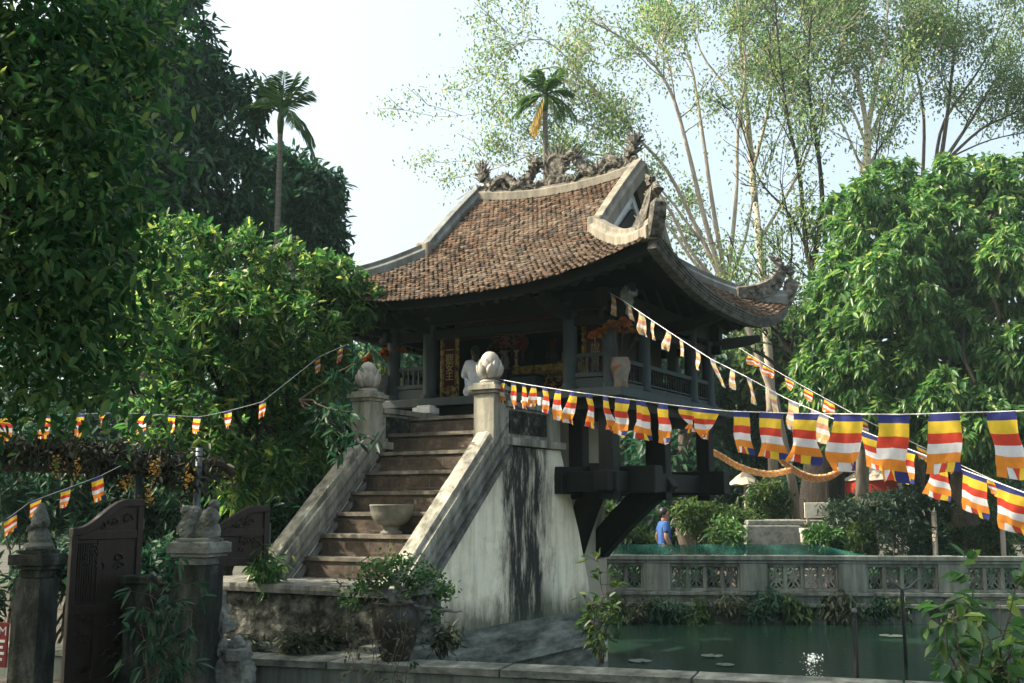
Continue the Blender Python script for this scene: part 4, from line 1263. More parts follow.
# ================================================================== GATE AND FOREGROUND MASONRY
def gate_pillar(px, Y, w, zcap, lab, top):
    c = at(px, 560, Y)
    t = empty('gate_pillar', (c.x, c.y, .15), R(-14), lab, 'gate pillar')
    h = zcap-.15; a = w/2
    mb = MB(); mb.box(-a*1.12, a*1.12, -a*1.12, a*1.12, -.1, .16); mb.build('base', M['shade_moss_stone'], t, bevel=.015)
    mb = MB(); mb.box(-a, a, -a, a, .161, h-.12); mb.build('shaft', M['shade_moss_stone'], t, rough=(.04,.010))
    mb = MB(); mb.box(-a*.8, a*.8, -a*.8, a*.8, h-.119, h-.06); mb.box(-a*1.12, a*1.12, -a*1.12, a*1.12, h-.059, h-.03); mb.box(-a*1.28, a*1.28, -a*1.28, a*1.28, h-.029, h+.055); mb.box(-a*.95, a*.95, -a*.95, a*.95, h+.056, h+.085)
    mb.build('capital', M['shade_moss_stone'] if top != 'rock' else M['stone'], t, rough=(.03,.009))
    mb = MB()
    if top == 'rock':
        rs = random.Random(5)
        for (x, y, z, r) in ((-.09,0,.10,.10), (-.08,.03,.20,.085), (.07,0,.09,.10), (.09,-.02,.19,.085), (.10,.02,.28,.055), (0,.02,.08,.09), (-.13,0,.24,.05), (.03,.03,.17,.07)):
            mb.blob((x, y, h+.085+z-.03), (r, r*.85, r), 11, 8, .16, rs)
    else:
        rs = random.Random(8)
        mb.lathe([(.10,0),(.12,.03),(.08,.06),(.09,.10),(.06,.16),(.075,.20),(.05,.27),(.02,.34),(.0,.36)], (0,0,h+.085), 14)
        for k in range(12):
            q = k*.52; mb.blob((.07*math.cos(q), .07*math.sin(q), h+.12+.016*k), (.035,.035,.03), 7, 5, .2, rs)
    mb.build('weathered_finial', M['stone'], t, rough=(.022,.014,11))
    return t
gate_pillar(38, 8.35, .235, 1.22, 'dark square gate pillar with a worn finial at the far left', 'cone')
gate_pillar(199, 8.6, .285, 1.30, 'mossy gate pillar topped with a two-lobed weathered rock carving', 'rock')

def gate_leaf(A, B, z0, h0, h1, lab, lower=True):
    A, B = Vector(A), Vector(B); ln = (B-A).length
    t = empty('gate_leaf', (A.x, A.y, z0), math.atan2(B.y-A.y, B.x-A.x), lab, 'gate leaf', 'carved wooden gate leaves')
    def topz(x):
        s = x/ln
        return h0 + (h1-h0)*(.5-.5*math.cos(math.pi*min(1, max(0, (s-.06)/.72))))
    fr = MB(); st_ = .055
    xs = [0, st_, ln*.36, ln*.36+st_*.8, ln-st_, ln]
    fr.box(0, st_, -.022, .022, 0, topz(st_/2)-.02); fr.box(ln-st_, ln, -.022, .022, 0, h1-.02)
    pts = [Vector((ln*i/16, 0, topz(ln*i/16)-.03)) for i in range(17)]
    fr.sweep(pts, [(-.03,-.03), (.03,-.03), (.03,.03), (-.03,.03)])
    zr = [0, h0-.10] + ([h0*.46] if lower else [])
    for z in zr: fr.box(st_+.001, ln-st_-.001, -.02, .02, z+.005, z+.075)
    if lower: fr.box(ln*.36, ln*.36+.045, -.018, .018, .081, h0-.101)
    fr.build('frame', M['gate'], t, bevel=.006)
    pn = MB()
    V = []
    n = 12
    poly = [(st_, .03)] + [(ln-st_, .03)] + [(ln-st_ - (ln-2*st_)*i/n, topz(ln-st_ - (ln-2*st_)*i/n)-.04) for i in range(n+1)]
    vs = [(x, -.006, z) for x, z in poly] + [(x, .006, z) for x, z in poly]; k = len(poly)
    pn.add(vs, [tuple(range(k)), tuple(range(k, 2*k))[::-1]] + [(i, k+i, k+(i+1) % k, (i+1) % k) for i in range(k)])
    pn.build('panel', M['gate'], t)
    rl = MB()
    def scroll(cx, cz, r, s=1):
        pts = [Vector((cx + s*(r*(1-.11*i))*math.cos(i*.8), -.012, cz + (r*(1-.11*i))*math.sin(i*.8))) for i in range(9)]
        rl.tube(pts, [.011-.0008*i for i in range(9)], 5)
    for k in range(9):
        x = st_+.05+(ln-2*st_-.1)*rnd.random(); zt = topz(x)
        if zt-.08 > h0+.02: scroll(x, h0-.02+(zt-.06-h0)*rnd.uniform(.3,.7), rnd.uniform(.03,.06), rnd.choice((-1,1)))
    if lower:
        for k in range(30):
            x = st_+.05+(ln-2*st_-.1)*rnd.random(); z = rnd.uniform(.14, h0-.15)
            scroll(x, z, rnd.uniform(.025,.055), rnd.choice((-1,1)))
        for k in range(7): rl.box(st_+.01+k*.022, st_+.018+k*.022, -.016, -.007, h0*.54, h0-.12)
    else:
        for k in range(12): scroll(st_+.06+(ln-2*st_-.12)*rnd.random(), rnd.uniform(.12, h0-.03), rnd.uniform(.03,.06), rnd.choice((-1,1)))
    rl.build('carved_scrolls', M['gate'], t)
    # metal hinge pins
    hb = MB(); 
    for z in (.2, h1-.25): hb.tube([(ln+.012,0,z),(ln+.012,0,z+.09)], .012, 8)
    hb.build('hinge', M['pipe'], t)
    return t
a, b = at(67, 600, 8.7), at(138, 600, 9.25)
gate_leaf((a.x,a.y), (b.x,b.y), .20, 1.26, 1.49, 'tall carved brown gate leaf standing open between the two pillars')
a, b = at(206, 540, 9.75), at(268, 540, 10.15)
gate_leaf((a.x,a.y), (b.x,b.y), 1.10, .36, .54, 'short carved brown gate leaf at the foot of the left balustrade', lower=False)
# carved rockwork spilling from the right pillar
t = empty('carved_rockwork', (at(232,620,8.75).x, 8.75, .15), R(-20), 'jumble of pierced carved rockwork beside the right gate pillar', 'rockwork')
rs = random.Random(21); mb = MB()
for k in range(26):
    x = rs.uniform(-.22,.16); hmax = .95-1.9*(x+.22); z = rs.uniform(.05, max(.12, hmax)); s_ = rs.uniform(.05,.10)
    if k % 3: mb.blob((x, rs.uniform(-.1,.1), z), (s_, s_*.9, s_*rs.uniform(.7,1.2)), 9, 7, .2, rs)
    else: mb.box(x-s_, x+s_, -.12, .06, z-s_*.7, z+s_*.7)
mb.blob((-.02,0,.15), (.24,.16,.2), 12, 8, .12, rs)
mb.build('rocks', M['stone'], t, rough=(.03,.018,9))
# low stone block left of the right pillar, behind the sapling
t = empty('low_wall', (at(155,620,9.0).x, 9.0, .15), R(-14), 'low mossy garden wall behind the drooping sapling', 'wall')
mb = MB(); mb.box(-.22,.2,-.12,.12,-.05,.86); mb.build('body', M['shade_moss_stone'], t, bevel=.02)
mb = MB(); mb.box(-.25,.22,-.15,.15,.862,.93); mb.build('coping', M['shade_moss_stone'], t, bevel=.015)
# red notice at the lower left edge
c = at(-2, 645, 7.6)
t = empty('notice_board', (c.x, c.y, c.z), R(-10), 'red notice board with white lettering cut off by the left edge', 'notice')
mb = MB(); mb.box(-.09, .072, -.008, .008, -.145, .15); mb.build('board', M['red'], t, bevel=.003)
mb = MB(); mb.tube([(-.02,.012,-.7),(-.02,.012,.12)], .012, 8); mb.build('stake', M['pipe'], t)
text_mesh('lettering', 'ẤM', .085, M['white'], t, (.005, -.0095, .09), (R(90),0,0), ext=.001)
mb = MB()
for k in range(4): mb.box(-.085, .055-.012*(k % 2), -.0105, -.0085, .018-.04*k, .036-.04*k)
mb.build('text_lines', M['white'], t)

# arbor of dry vines with hanging yellow flowers
cA, cB = at(-30, 455, 9.6), at(205, 462, 10.2)
ar = empty('vine_arbor', (cA.x, cA.y, .15), 0, 'dark vine-covered arbor on grey pipe posts at the left', 'arbor')
o_ = Vector((cA.x, cA.y, .15))
for px, Y in ((139, 9.9), (198, 9.9)):
    c = at(px, 480, Y); mb = MB(); mb.tube([Vector((c.x, c.y, .15))-o_, Vector((c.x, c.y, at(px,448,Y).z))-o_], .032, 10); mb.build('post', M['pipe'], ar, smooth=True)
mb = MB()
for dy in (0, .5):
    mb.tube([at(-30,466,9.6)+Vector((0,dy,0))-o_, at(207,474,10.0)+Vector((0,dy,0))-o_], .025, 8)
pts = [at(-30,455,9.8), at(40,448,9.8), at(100,458,9.9), at(160,462,9.9), at(200,470,10), at(213,462,10), at(224,466,10.1), at(232,474,10.2)]
mb.tube([p-o_ for p in pts], [.05,.055,.06,.055,.05,.045,.04,.03], 10)
for k in range(40):
    s = rnd.random()*4; i = int(s); p = pts[i].lerp(pts[i+1], s-i)-o_
    q = p + Vector((rnd.uniform(-.35,.35), rnd.uniform(-.3,.3), rnd.uniform(-.16,.14)))
    limb(mb, p, q, .02, .006, 3, .15, 5)
mb.build('woody_stems', M['bark_dark'], ar, smooth=True)
lv = Leaves()
S = rng.random(2600)*4
idx = S.astype(int); fr_ = (S-idx)[:, None]
PA = np.array([tuple(p-o_) for p in pts])
Pp = PA[idx]*(1-fr_)+PA[idx+1]*fr_ + rng.normal(0, 1, (2600, 3))*np.array([.12,.16,.085])
lv.add(Pp, rand_dirs(2600)+np.array([0,0,-.5]), .10, .03); lv.build('vine_leaves', LF['vine'], ar)
for px, py in ((57,467),(76,467),(126,482),(155,468),(150,495),(188,477)):
    c = at(px, py, 9.6)-o_; lv = Leaves()
    P = np.array(tuple(c)) + rng.normal(0, 1, (34, 3))*np.array([.03,.03,.055]); lv.add(P, rand_dirs(34), .032, .024); f_ = lv.build('flower_cluster', LF['yellow'], ar)

# near kerb of the pond: low wall running to the right
P1, P2 = at(235, 654, 9.25), at(880, 683, 7.75); P1.z = P2.z = .40
dv = (P2-P1); dv.z = 0; dv.normalize(); yawk = math.atan2(dv.y, dv.x)
kb = empty('pond_kerb', (P1.x, P1.y, 0), yawk, 'low weathered stone kerb along the near edge of the pond', 'kerb')
mb = MB(); mb.box(-3.5, 9.5, .0, .30, -.6, .345); mb.build('base', M['wall_stone'], kb, bevel=.015)
mb = MB()
for k in range(9): mb.box(-3.5+k*1.45, -3.5+k*1.45+1.442, -.04, .34, .347, .41)
mb.build('coping_stones', M['plinth'], kb, rough=(.07,.012))

# ================================================================== FAR POND WALL
A, B = at(610, 557.5, 18.7), at(1024, 560.5, 18.1); A.z = B.z = .85
dv = (B-A); dv.z = 0; dv.normalize(); yaww = math.atan2(dv.y, dv.x)
fw = empty('pond_wall', (A.x, A.y, 0), yaww, 'weathered stone pond wall with pierced lattice panels', 'wall')
X0, X1 = -4.2, 8.6
mb = MB(); mb.box(X0, X1, 0, .28, -.7, .20); mb.build('base', M['wall_stone'], fw, bevel=.01)
mb = MB(); mb.box(X0, X1, -.10, .30, .02, .08); mb.box(X0, X1, -.06, .29, .201, .262); mb.build('ledge', M['wall_stone'], fw, rough=(.09,.014))
mb = MB(); mb.box(X0, X1, -.05, .29, .775, .85); mb.box(X0, X1, -.025, .27, .72, .774); mb.build('coping', M['wall_stone'], fw, rough=(.09,.012))
c0 = (703-610)*pxm(18.5); PW = 1.60
k = -3
while c0 + k*PW < X1+.5:
    cx_ = c0 + (k)*PW + .013*k*k*0
    xp = cx_ + PW/2
    mb = MB(); mb.box(max(X0, xp-.225), min(X1, xp+.225), -.015, .262, .263, .719)
    if xp-.2 < X1 and xp+.225 > X0: mb.build('pier', M['wall_stone'], fw, bevel=.01)
    if cx_-.6 > X0 and cx_+.6 < X1:
        mb = MB(); mb.box(cx_-.574, cx_+.574, .02, .22, .263, .31); mb.box(cx_-.574, cx_+.574, .02, .22, .665, .719)
        for i in range(5):
            x = cx_-.57+i*.285; mb.box(max(cx_-.573, x-.03), min(cx_+.573, x+.03), .025, .215, .311, .664)
        mb.build('panel_frame', M['wall_stone'], fw, bevel=.006)
        lat = MB()
        for i in range(4):
            xc = cx_-.4275+i*.285; zc_ = .4875
            for (dx, dz) in ((0,0), (-.06,.085), (.06,.085), (-.06,-.085), (.06,-.085)):
                lat.tube([Vector((xc+dx+.058*math.cos(a_), .12, zc_+dz+.082*math.sin(a_))) for a_ in np.linspace(0, 2*math.pi, 13)], .010, 5)
            for sg in (-1, 1): lat.beam((xc-.11, .12, zc_-.16*sg), (xc+.11, .12, zc_+.16*sg), .02, .02)
        lat.build('lattice_tiles', M['stone_pale'] if k == 1 else M['wall_stone'], fw)
    k += 1
# green net stretched along the top
nt_ = empty('safety_net', (A.x, A.y, .86), yaww, 'green safety net stretched along the top of the pond wall', 'net')
V, F = [], []; n = 110; xa, xb = -1.3, 4.3
for i in range(n+1):
    s = i/n; x = xa+(xb-xa)*s
    hh = .165*(1 if s < .84 else max(.0, 1-(s-.84)/.16)) + .006*math.sin(x*9)
    for q in range(5):
        V.append((x, .17+.025*math.sin(x*6+q*.7)+.012*math.sin(x*17), hh*q/4))
for i in range(n):
    for q in range(4): a = i*5+q; F.append((a, a+5, a+6, a+1))
mb = MB(); mb.add(V, F); mb.build('mesh', M['net'], nt_, smooth=True, fix=False)
mb = MB()
for k in range(7): mb.tube([(xa+.02+k*.8, .2, 0), (xa+.02+k*.8, .2, .215)], .008, 6)
mb.build('stake', M['pipe'], nt_)

# ================================================================== GROUND, POND
NL = Vector((P1.x, P1.y, 0)) - (P2-P1).normalized()*1.2; NL.z = 0
NR = Vector((P1.x, P1.y, 0)) + Vector((math.cos(yawk), math.sin(yawk), 0))*9.3
FL = Vector((A.x, A.y, 0)) + Vector((math.cos(yaww), math.sin(yaww), 0))*X0
FR = Vector((A.x, A.y, 0)) + Vector((math.cos(yaww), math.sin(yaww), 0))*8.4
nk = Vector((-math.sin(yawk), math.cos(yawk), 0))*.15
NL += nk; NR += nk
hole = [NL, NR, FR, FL]
big = [Vector((-110,-60,0)), Vector((110,-60,0)), Vector((110,120,0)), Vector((-110,120,0))]
mb = MB()
vs = [(p.x, p.y, .15) for p in hole] + [(p.x, p.y, .15) for p in big]
mb.add(vs, [(0,4,5,1), (1,5,6,2), (2,6,7,3), (3,7,4,0)])
g_ = mb.build('ground', M['ground']); g_['kind'] = 'structure'
mb = MB(); mb.add([(p.x+ex, p.y+ey, -.24) for p, (ex, ey) in zip(hole, ((-1,-.1),(1,-.1),(1,.25),(-1,.25)))], [(0,1,2,3)])
w_ = mb.build('pond_water', M['water']); w_['kind'] = 'structure'
for (p, q, lab) in ((NL, FL, 'rough stone bank on the tree side of the pond'), (NR, FR, 'rough stone bank on the open side of the pond')):
    e_ = empty('pond_bank', p, math.atan2(q.y-p.y, q.x-p.x), lab, 'bank')
    sgn = 1 if p is NL else -1
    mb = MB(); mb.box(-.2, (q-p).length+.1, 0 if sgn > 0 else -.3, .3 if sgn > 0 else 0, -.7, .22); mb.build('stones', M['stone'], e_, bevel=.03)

# fountain pipes and jet
for px, py0, py1, Y, lab in ((857, 676, 614, 11.6, 'thin dark fountain pipe standing in the pond, nearer one'), (905, 645, 590, 13.4, 'thin dark fountain pipe with a white fork at its tip')):
    c = at(px, py0, Y); zt = at(px, py1, Y).z
    t = empty('fountain_pipe', (c.x, c.y, -.3), 0, lab, 'fountain pipe')
    mb = MB(); mb.tube([(0,0,-.3),(0,0,zt+.3)], .022, 8); mb.build('pipe', M['wood_dark'], t, smooth=True)
    mb = MB()
    h_ = zt+.3
    if px == 905:
        mb.tube([(0,0,h_),(-.06,0,h_+.06),(-.15,0,h_+.13)], [.012,.010,.006], 6); mb.tube([(0,0,h_),(.09,0,h_+.03),(.19,0,h_+.12),(.27,0,h_+.15)], [.012,.014,.009,.005], 6)
        mb.build('spray_fork', M['pipe'], t, smooth=True)
    else:
        mb.lathe([(.02,0),(.035,.02),(.028,.05),(.012,.06)], (0,0,h_), 10); mb.build('nozzle', M['pipe'], t, smooth=True)
c = at(813, 676, 10.6)
m, nt, bs = new_mat('white_water'); bs.inputs['Base Color'].default_value = (.75,.8,.8,1); bs.inputs['Roughness'].default_value = .2
t = empty('fountain_jet', (c.x, c.y, -.24), 0, 'small white fountain jet breaking into droplets over the pond', 'fountain')
mb = MB(); mb.lathe([(.035,-.1),(.04,.03),(.02,.06)], (0,0,0), 10); mb.build('nozzle', M['red'], t)
mb = MB()
for k in range(300):
    a_ = rnd.uniform(0, 6.28); q = rnd.random(); rr = .12*math.sqrt(rnd.random())*(.3+q); z = .5*rnd.random()
    if k < 60: rr = abs(rnd.gauss(0, .05)); z = rnd.gauss(.46, .025)
    s_ = rnd.uniform(.002, .0045) if k >= 60 else rnd.uniform(.004, .010)
    mb.blob((rr*math.cos(a_), rr*math.sin(a_), z), s_, 5, 4)
dr = mb.build('droplets', m, t); 
# things lying in the pond
c = at(669, 655, 12.5)
t = empty('pond_rock', (c.x, c.y, -.25), 0, 'small round pale rock poking out of the pond water', 'rock'); mb = MB(); mb.blob((0,0,.02), (.075,.07,.08), 12, 9, .08); mb.build('rock', M['stone_pale'], t, smooth=True)
c = at(697, 663, 11.8)
t = empty('floating_log', (c.x, c.y, -.25), R(20), 'short dark log slanting out of the pond water', 'log'); mb = MB(); mb.tube([(-.2,.05,.14),(0,0,.03),(.2,-.03,-.08)], [.035,.05,.05], 9); mb.build('log', M['bark_dark'], t, smooth=True)
for px, py, r, lab in ((712,656,.14,'lily pad beside the floating log'), (725,665,.11,'small lily pad in the dark open water'), (640,661,.15,'large pale lily pad near the stair plinth'), (893,636,.2,'far lily pad below the forked pipe')):
    c = at(px, py, 12); t_ = (-.235-CAMZ)/(c.z-CAMZ); c = Vector((0,0,CAMZ)) + (c-Vector((0,0,CAMZ)))*t_
    t = empty('lily_pad', (c.x, c.y, -.238), rnd.random()*6, lab, 'lily pad', 'lily pads on the pond')
    V = [(0,0,.008)] + [(r*math.cos(x), r*math.sin(x), .006+.01*rnd.random()) for x in np.linspace(.15, 6.1, 18)]
    mb = MB(); mb.add(V, [(0,i,i+1) for i in range(1,18)]); o = mb.build('pad', M['pad'] if 'pad' in M else mat_plain('lily_pad_green', (.16,.20,.15), .5), t)
    so = o.modifiers.new('S','SOLIDIFY'); so.thickness = .004

lv = Leaves(); n = 170
t_ = rng.random((n, 1)); s_ = rng.random((n, 1))**2
a_ = np.array([tuple(NL)])*(1-t_) + np.array([tuple(NR)])*t_; b_ = np.array([tuple(FL)])*(1-t_) + np.array([tuple(FR)])*t_
P = a_*(1-s_)+b_*s_; P[:,2] = -.236; D = rand_dirs(n); D[:,2] = 0
lv.add(P, D, rng.uniform(.03,.10,n), .035, fold=.02, sag=0)
o = lv.build('floating_leaves', LF['fern']); o['kind'] = 'stuff'; o['label'] = 'small fallen leaves scattered on the pond water'
# ================================================================== TREES, LEFT
# huge shade tree at the camera's left: out-of-frame canopy added to shade the gate and kerb
near = [blob_px(x, y, r, Y) for x, y, r, Y in ((30,40,85,6.4), (95,30,55,6.8), (60,130,80,6.2), (100,120,48,6.6), (40,215,75,6.0), (105,205,50,6.3), (30,300,65,6.0), (95,285,55,6.2), (60,365,55,6.2), (110,345,35,6.5), (125,55,38,6.9), (10,390,45,6.3), (155,95,16,7), (150,140,16,6.9), (140,200,16,6.6), (148,330,16,6.7), (135,395,18,6.7), (165,30,18,7.2), (140,265,16,6.4))]
over = [(Vector(p), r) for p, r in (((-5.2,6.5,3.4),(1.3,1.5,1.4)), ((-5.6,6,5.0),(1.6,1.8,1.5)), ((-4.6,6.5,6.4),(1.8,1.7,1.3)), ((-7,4.6,4.6),(1.8,2,1.6)), ((-5.2,3.6,5.6),(1.7,1.7,1.3)), ((-6.9,7.0,5.6),(1.5,1.4,1.4)), ((-4.0,4.5,6.6),(1.6,1.7,1.1)), ((-8.3,6.0,6.6),(1.6,2.2,1.4)), ((-2.2,4.2,6.9),(1.5,1.7,.9)), ((-5.6,8.6,5.6),(1.3,1.3,1.1)), ((-7.6,8.8,4.8),(1.6,1.5,1.4)), ((-6.4,8.4,7.4),(1.6,1.2,.9)), ((-5.3,7.9,6.7),(1.1,1.1,.8)), ((-9,9.2,6.4),(1.8,1.5,1.4)), ((-3.7,7.2,6.3),(1.0,1.2,.7)), ((-4.6,8.6,7.1),(1.2,1.0,.7)), ((-3.5,8.8,7.3),(.9,.8,.5)), ((-3.4,6.2,5.8),(1.1,1.0,.6)), ((-5.2,2.2,5.2),(1.8,1.6,1.2)), ((-4.6,0,5.6),(1.8,1.6,1.2)), ((-3.2,2.6,5.6),(1.3,1.4,.9)), ((-6.4,-1,4.6),(2,2,1.6)), ((-1.5,1.5,5.3),(1.6,1.5,.9)), ((-3,3.0,5.3),(1.4,.7,.9)), ((.5,0,5.4),(1.8,1.6,1)), ((-2,-1.5,4.8),(2,1.5,1.3)), ((2,-1,5),(1.8,1.5,1.2)))]  # unseen canopy blobs, placed to darken the foreground
tree('shade_tree', 'huge dark tree with large drooping leaves filling the upper left', (-5.4,6.2,.15), (-4.8,6.3,5.0), near, LF['near'], M['bark_dark'], 820, 9, .092, .042, .12, .35, .9, .15, .1)
bpy.context.view_layer.update()
lv = Leaves(); sr = [o for o in bpy.data.objects if o.name == 'shade_tree'][0]
P, D = crown_clusters([(c-Vector((-5.4,6.2,.15)), r) for c, r in over], 4300, .3); rosettes(lv, P, D, 8, .19, .10, .4, .85, .14)
lv.build('added_shade_crown', LF['near'], sr)
mb = MB()
for c, r in over: limb(mb, (.5,-.3,3.6), Vector(c)-Vector((-5.4,6.2,.15)), .09, .02, 5, .06, 6)
mb.build('limbs', M['bark_dark'], sr, smooth=True)  # branches for the added canopy
# sunlit tree behind the stairs
sun_b = [blob_px(x, y, r, Y, dr) for x, y, r, Y, dr in ((180,255,42,12.3,.5), (235,262,42,12.5,.5), (290,275,42,12.6,.5), (330,290,36,12.8,.5), (175,310,50,12,.6), (235,325,55,12,.6), (295,335,48,12.3,.6), (345,312,26,12.8,.4), (365,298,18,12.6,.3), (350,285,16,12.6,.3), (215,380,48,11.9,.5), (275,385,40,12.2,.5), (325,372,26,12.4,.35), (150,360,42,11.8,.6), (255,430,45,12.4,.5), (320,425,20,12.3,.3), (205,440,36,11.4,.5), (270,465,30,11.8,.4), (160,420,34,11.2,.5), (235,480,26,11.6,.4), (310,450,22,12.2,.3))]
tree('garden_tree', 'sunlit yellow-green tree beside the left balustrade', (-3.1,12.3,.15), at(235,360,12.2), sun_b, LF['sunny'], M['bark_dark'], 1250, 13, .140, .048, .10, .05, .72, .035, .6, sag=.2)
# sprays of leaves that reach over the left balustrade
lv = Leaves(); br = MB(); sp = empty('overhanging_branch', at(300,400,11.6), 0, 'thin leafy branch drooping over the left lotus balustrade', 'branch')
o_ = at(300,400,11.6)
for (x, y) in ((345,437), (352,412), (362,445), (375,440), (340,455), (372,350)):
    q = at(x, y, 11.1); pp = limb(br, Vector((0,0,0)), q-o_, .012, .003, 5, .05, 5)
    P = np.array([tuple(p) for p in pp[2:]]); P = np.repeat(P, 6, 0)+rng.normal(0,.02,(len(P)*6,3)); D = rand_dirs(len(P)); D[:,2] -= .5
    lv.add(P, D, .15, .045)
br.build('twigs', M['bark'], sp); lv.build('leaves', LF['mango'], sp)
# dark evergreens behind
mg = [blob_px(x, y, r, Y) for x, y, r, Y in ((120,60,70,18), (165,40,55,18), (185,90,45,18), (225,130,42,18), (250,95,22,18), (150,140,70,18), (205,180,55,18), (245,190,40,18), (100,180,80,18), (130,-30,70,18), (60,110,80,18), (215,85,25,18), (170,230,60,18))]
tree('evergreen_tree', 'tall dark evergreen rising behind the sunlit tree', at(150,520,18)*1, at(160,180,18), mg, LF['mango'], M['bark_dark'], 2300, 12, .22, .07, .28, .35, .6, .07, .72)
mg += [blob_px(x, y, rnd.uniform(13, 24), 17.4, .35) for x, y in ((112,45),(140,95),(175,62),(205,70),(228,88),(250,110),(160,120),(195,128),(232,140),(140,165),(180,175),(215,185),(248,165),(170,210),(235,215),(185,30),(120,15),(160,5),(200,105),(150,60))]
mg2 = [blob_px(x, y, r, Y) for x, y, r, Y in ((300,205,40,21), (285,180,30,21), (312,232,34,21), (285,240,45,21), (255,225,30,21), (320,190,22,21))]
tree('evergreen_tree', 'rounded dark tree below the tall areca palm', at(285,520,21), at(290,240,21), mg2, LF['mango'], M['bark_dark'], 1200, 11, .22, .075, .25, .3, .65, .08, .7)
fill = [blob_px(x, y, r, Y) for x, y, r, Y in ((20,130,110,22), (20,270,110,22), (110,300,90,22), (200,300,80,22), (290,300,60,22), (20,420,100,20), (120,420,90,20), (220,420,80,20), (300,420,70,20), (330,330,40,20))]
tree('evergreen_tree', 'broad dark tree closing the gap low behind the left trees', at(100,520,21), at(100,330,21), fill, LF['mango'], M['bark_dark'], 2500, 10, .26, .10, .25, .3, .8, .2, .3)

def palm(label, base, top, fronds, flen, r, lab_dead=None, lean=None):
    base, top = Vector(base), Vector(top)
    t = empty('palm_tree', base, 0, label, 'palm')
    mb = MB(); n = 10; pts = [(Vector((0,0,0))).lerp(top-base, i/n) + (Vector(lean)*math.sin(math.pi*i/n) if lean else Vector((0,0,0))) for i in range(n+1)]
    mb.tube(pts, [r*(1.15-.4*i/n) for i in range(n+1)], 10); tk = mb.build('trunk', M['palm_bark'], t, smooth=True)
    mb = MB(); tp = top-base; mb.tube([tp-Vector((0,0,flen*.45)), tp-Vector((0,0,flen*.2)), tp], [r*.8, r*1.1, r*.7], 10); mb.build('crownshaft', LF['palm'], t, smooth=True)
    for (ax, ay, up, drp, dead) in fronds:
        d = Vector((ax, ay, 0)); d = d.normalized() if d.length > .01 else Vector((.1,.1,0))
        fb = MB(); lv = Leaves(); pts = []
        L_ = flen*rnd.uniform(.85,1.1)
        for i in range(9):
            s = i/8
            pts.append(tp + d*L_*s*math.cos(up)*(1-.15*s*drp) + Vector((0,0,L_*(s*math.sin(up) - drp*s*s*.55))))
        fb.tube(pts, [.028*flen*(1-.8*i/8) for i in range(9)], 5)
        P, D, LL = [], [], []
        for i in range(28):
            s = .12+.88*i/28; k = min(7, int(s*8)); p = pts[k].lerp(pts[k+1], s*8-k); tg = (pts[k+1]-pts[k]).normalized()
            sd = tg.cross(Vector((0,0,1))); sd = sd.normalized() if sd.length > .01 else Vector((1,0,0))
            for sg in (-1, 1):
                P.append(tuple(p)); D.append(tuple(tg*.75+sd*sg*.65+Vector((0,0,-.12-.25*rnd.random())))); LL.append(flen*.36*math.sin(math.pi*(.12+.8*s))*rnd.uniform(.8,1.1))
        lv.add(P, D, np.array(LL), flen*.026, sag=.3)
        fr = lv.build('frond', LF['palm_dead'] if dead else LF['palm'], t); fb.build('rachis', LF['palm'], fr)
    return t
Yp = 17.5
palm('tall areca palm leaning over the dark trees at the left', at(268,520,Yp), at(281,112,Yp), [(-.7,.2,1.0,.15,0), (-.3,.3,1.25,.15,0), (.3,.2,1.25,.2,0), (.75,.1,1.05,.25,0), (1,-.2,.75,.5,0), (.9,.4,.1,1.4,0), (-.9,.1,.55,.8,0), (.4,-.6,.2,1.4,0), (-.3,-.6,.6,1.0,0), (.5,.1,-.2,1.5,0), (.15,-.4,1.25,.3,0), (-.45,.4,1.1,.35,0)], .86, .055)
Yp = 20
palm('slender palm with yellow dead fronds rising behind the roof ridge', at(548,520,Yp), at(545,95,Yp), [(-.7,.1,.9,.4,0), (-.2,.2,1.35,.3,0), (.5,.1,1.1,.4,0), (.9,0,.5,.8,0), (1,.2,.0,1.2,0), (-.9,.2,.3,.9,0), (-1,.1,-.1,.9,0), (.3,-.8,.7,.8,0), (.5,.6,.2,1.3,0), (.6,-.5,1.0,.5,0), (-.4,-.5,1.1,.5,0), (-.30,-.2,-1.05,.5,1), (-.2,.1,-1.15,.4,1)], .76, .065)

# ================================================================== TREES, RIGHT
def px_path(pts, Y, jit=0.0):
    return [at(x, y, Y + (i*jit)) for i, (x, y) in enumerate(pts)]

def grow(mb, lv_pts, p, d, ln, r, depth):
    """recursive twig: appends tube and leaf points"""
    n = 4; pts = [p]; q = p
    for i in range(n):
        d = (d + Vector((rnd.gauss(0,.11), rnd.gauss(0,.11), rnd.gauss(.03,.08)))).normalized()
        q = q + d*ln/n; pts.append(q)
    mb.tube(pts, [max(.007, r*(1-.6*i/n)) for i in range(n+1)], 4 if r < .03 else 7)
    if depth <= 1:
        for pt in pts[1:]:
            lv_pts.append((pt, d))
    if depth > 0:
        for k in range(rnd.choice((2,3,3))):
            b = pts[rnd.randrange(1, n+1)]
            ax = Vector((rnd.gauss(0,1), rnd.gauss(0,1), rnd.gauss(0,1))).normalized()
            dd = (d + ax*rnd.uniform(.4,.8)).normalized()
            grow(mb, lv_pts, b, dd, ln*rnd.uniform(.5,.75), r*.5, depth-1)

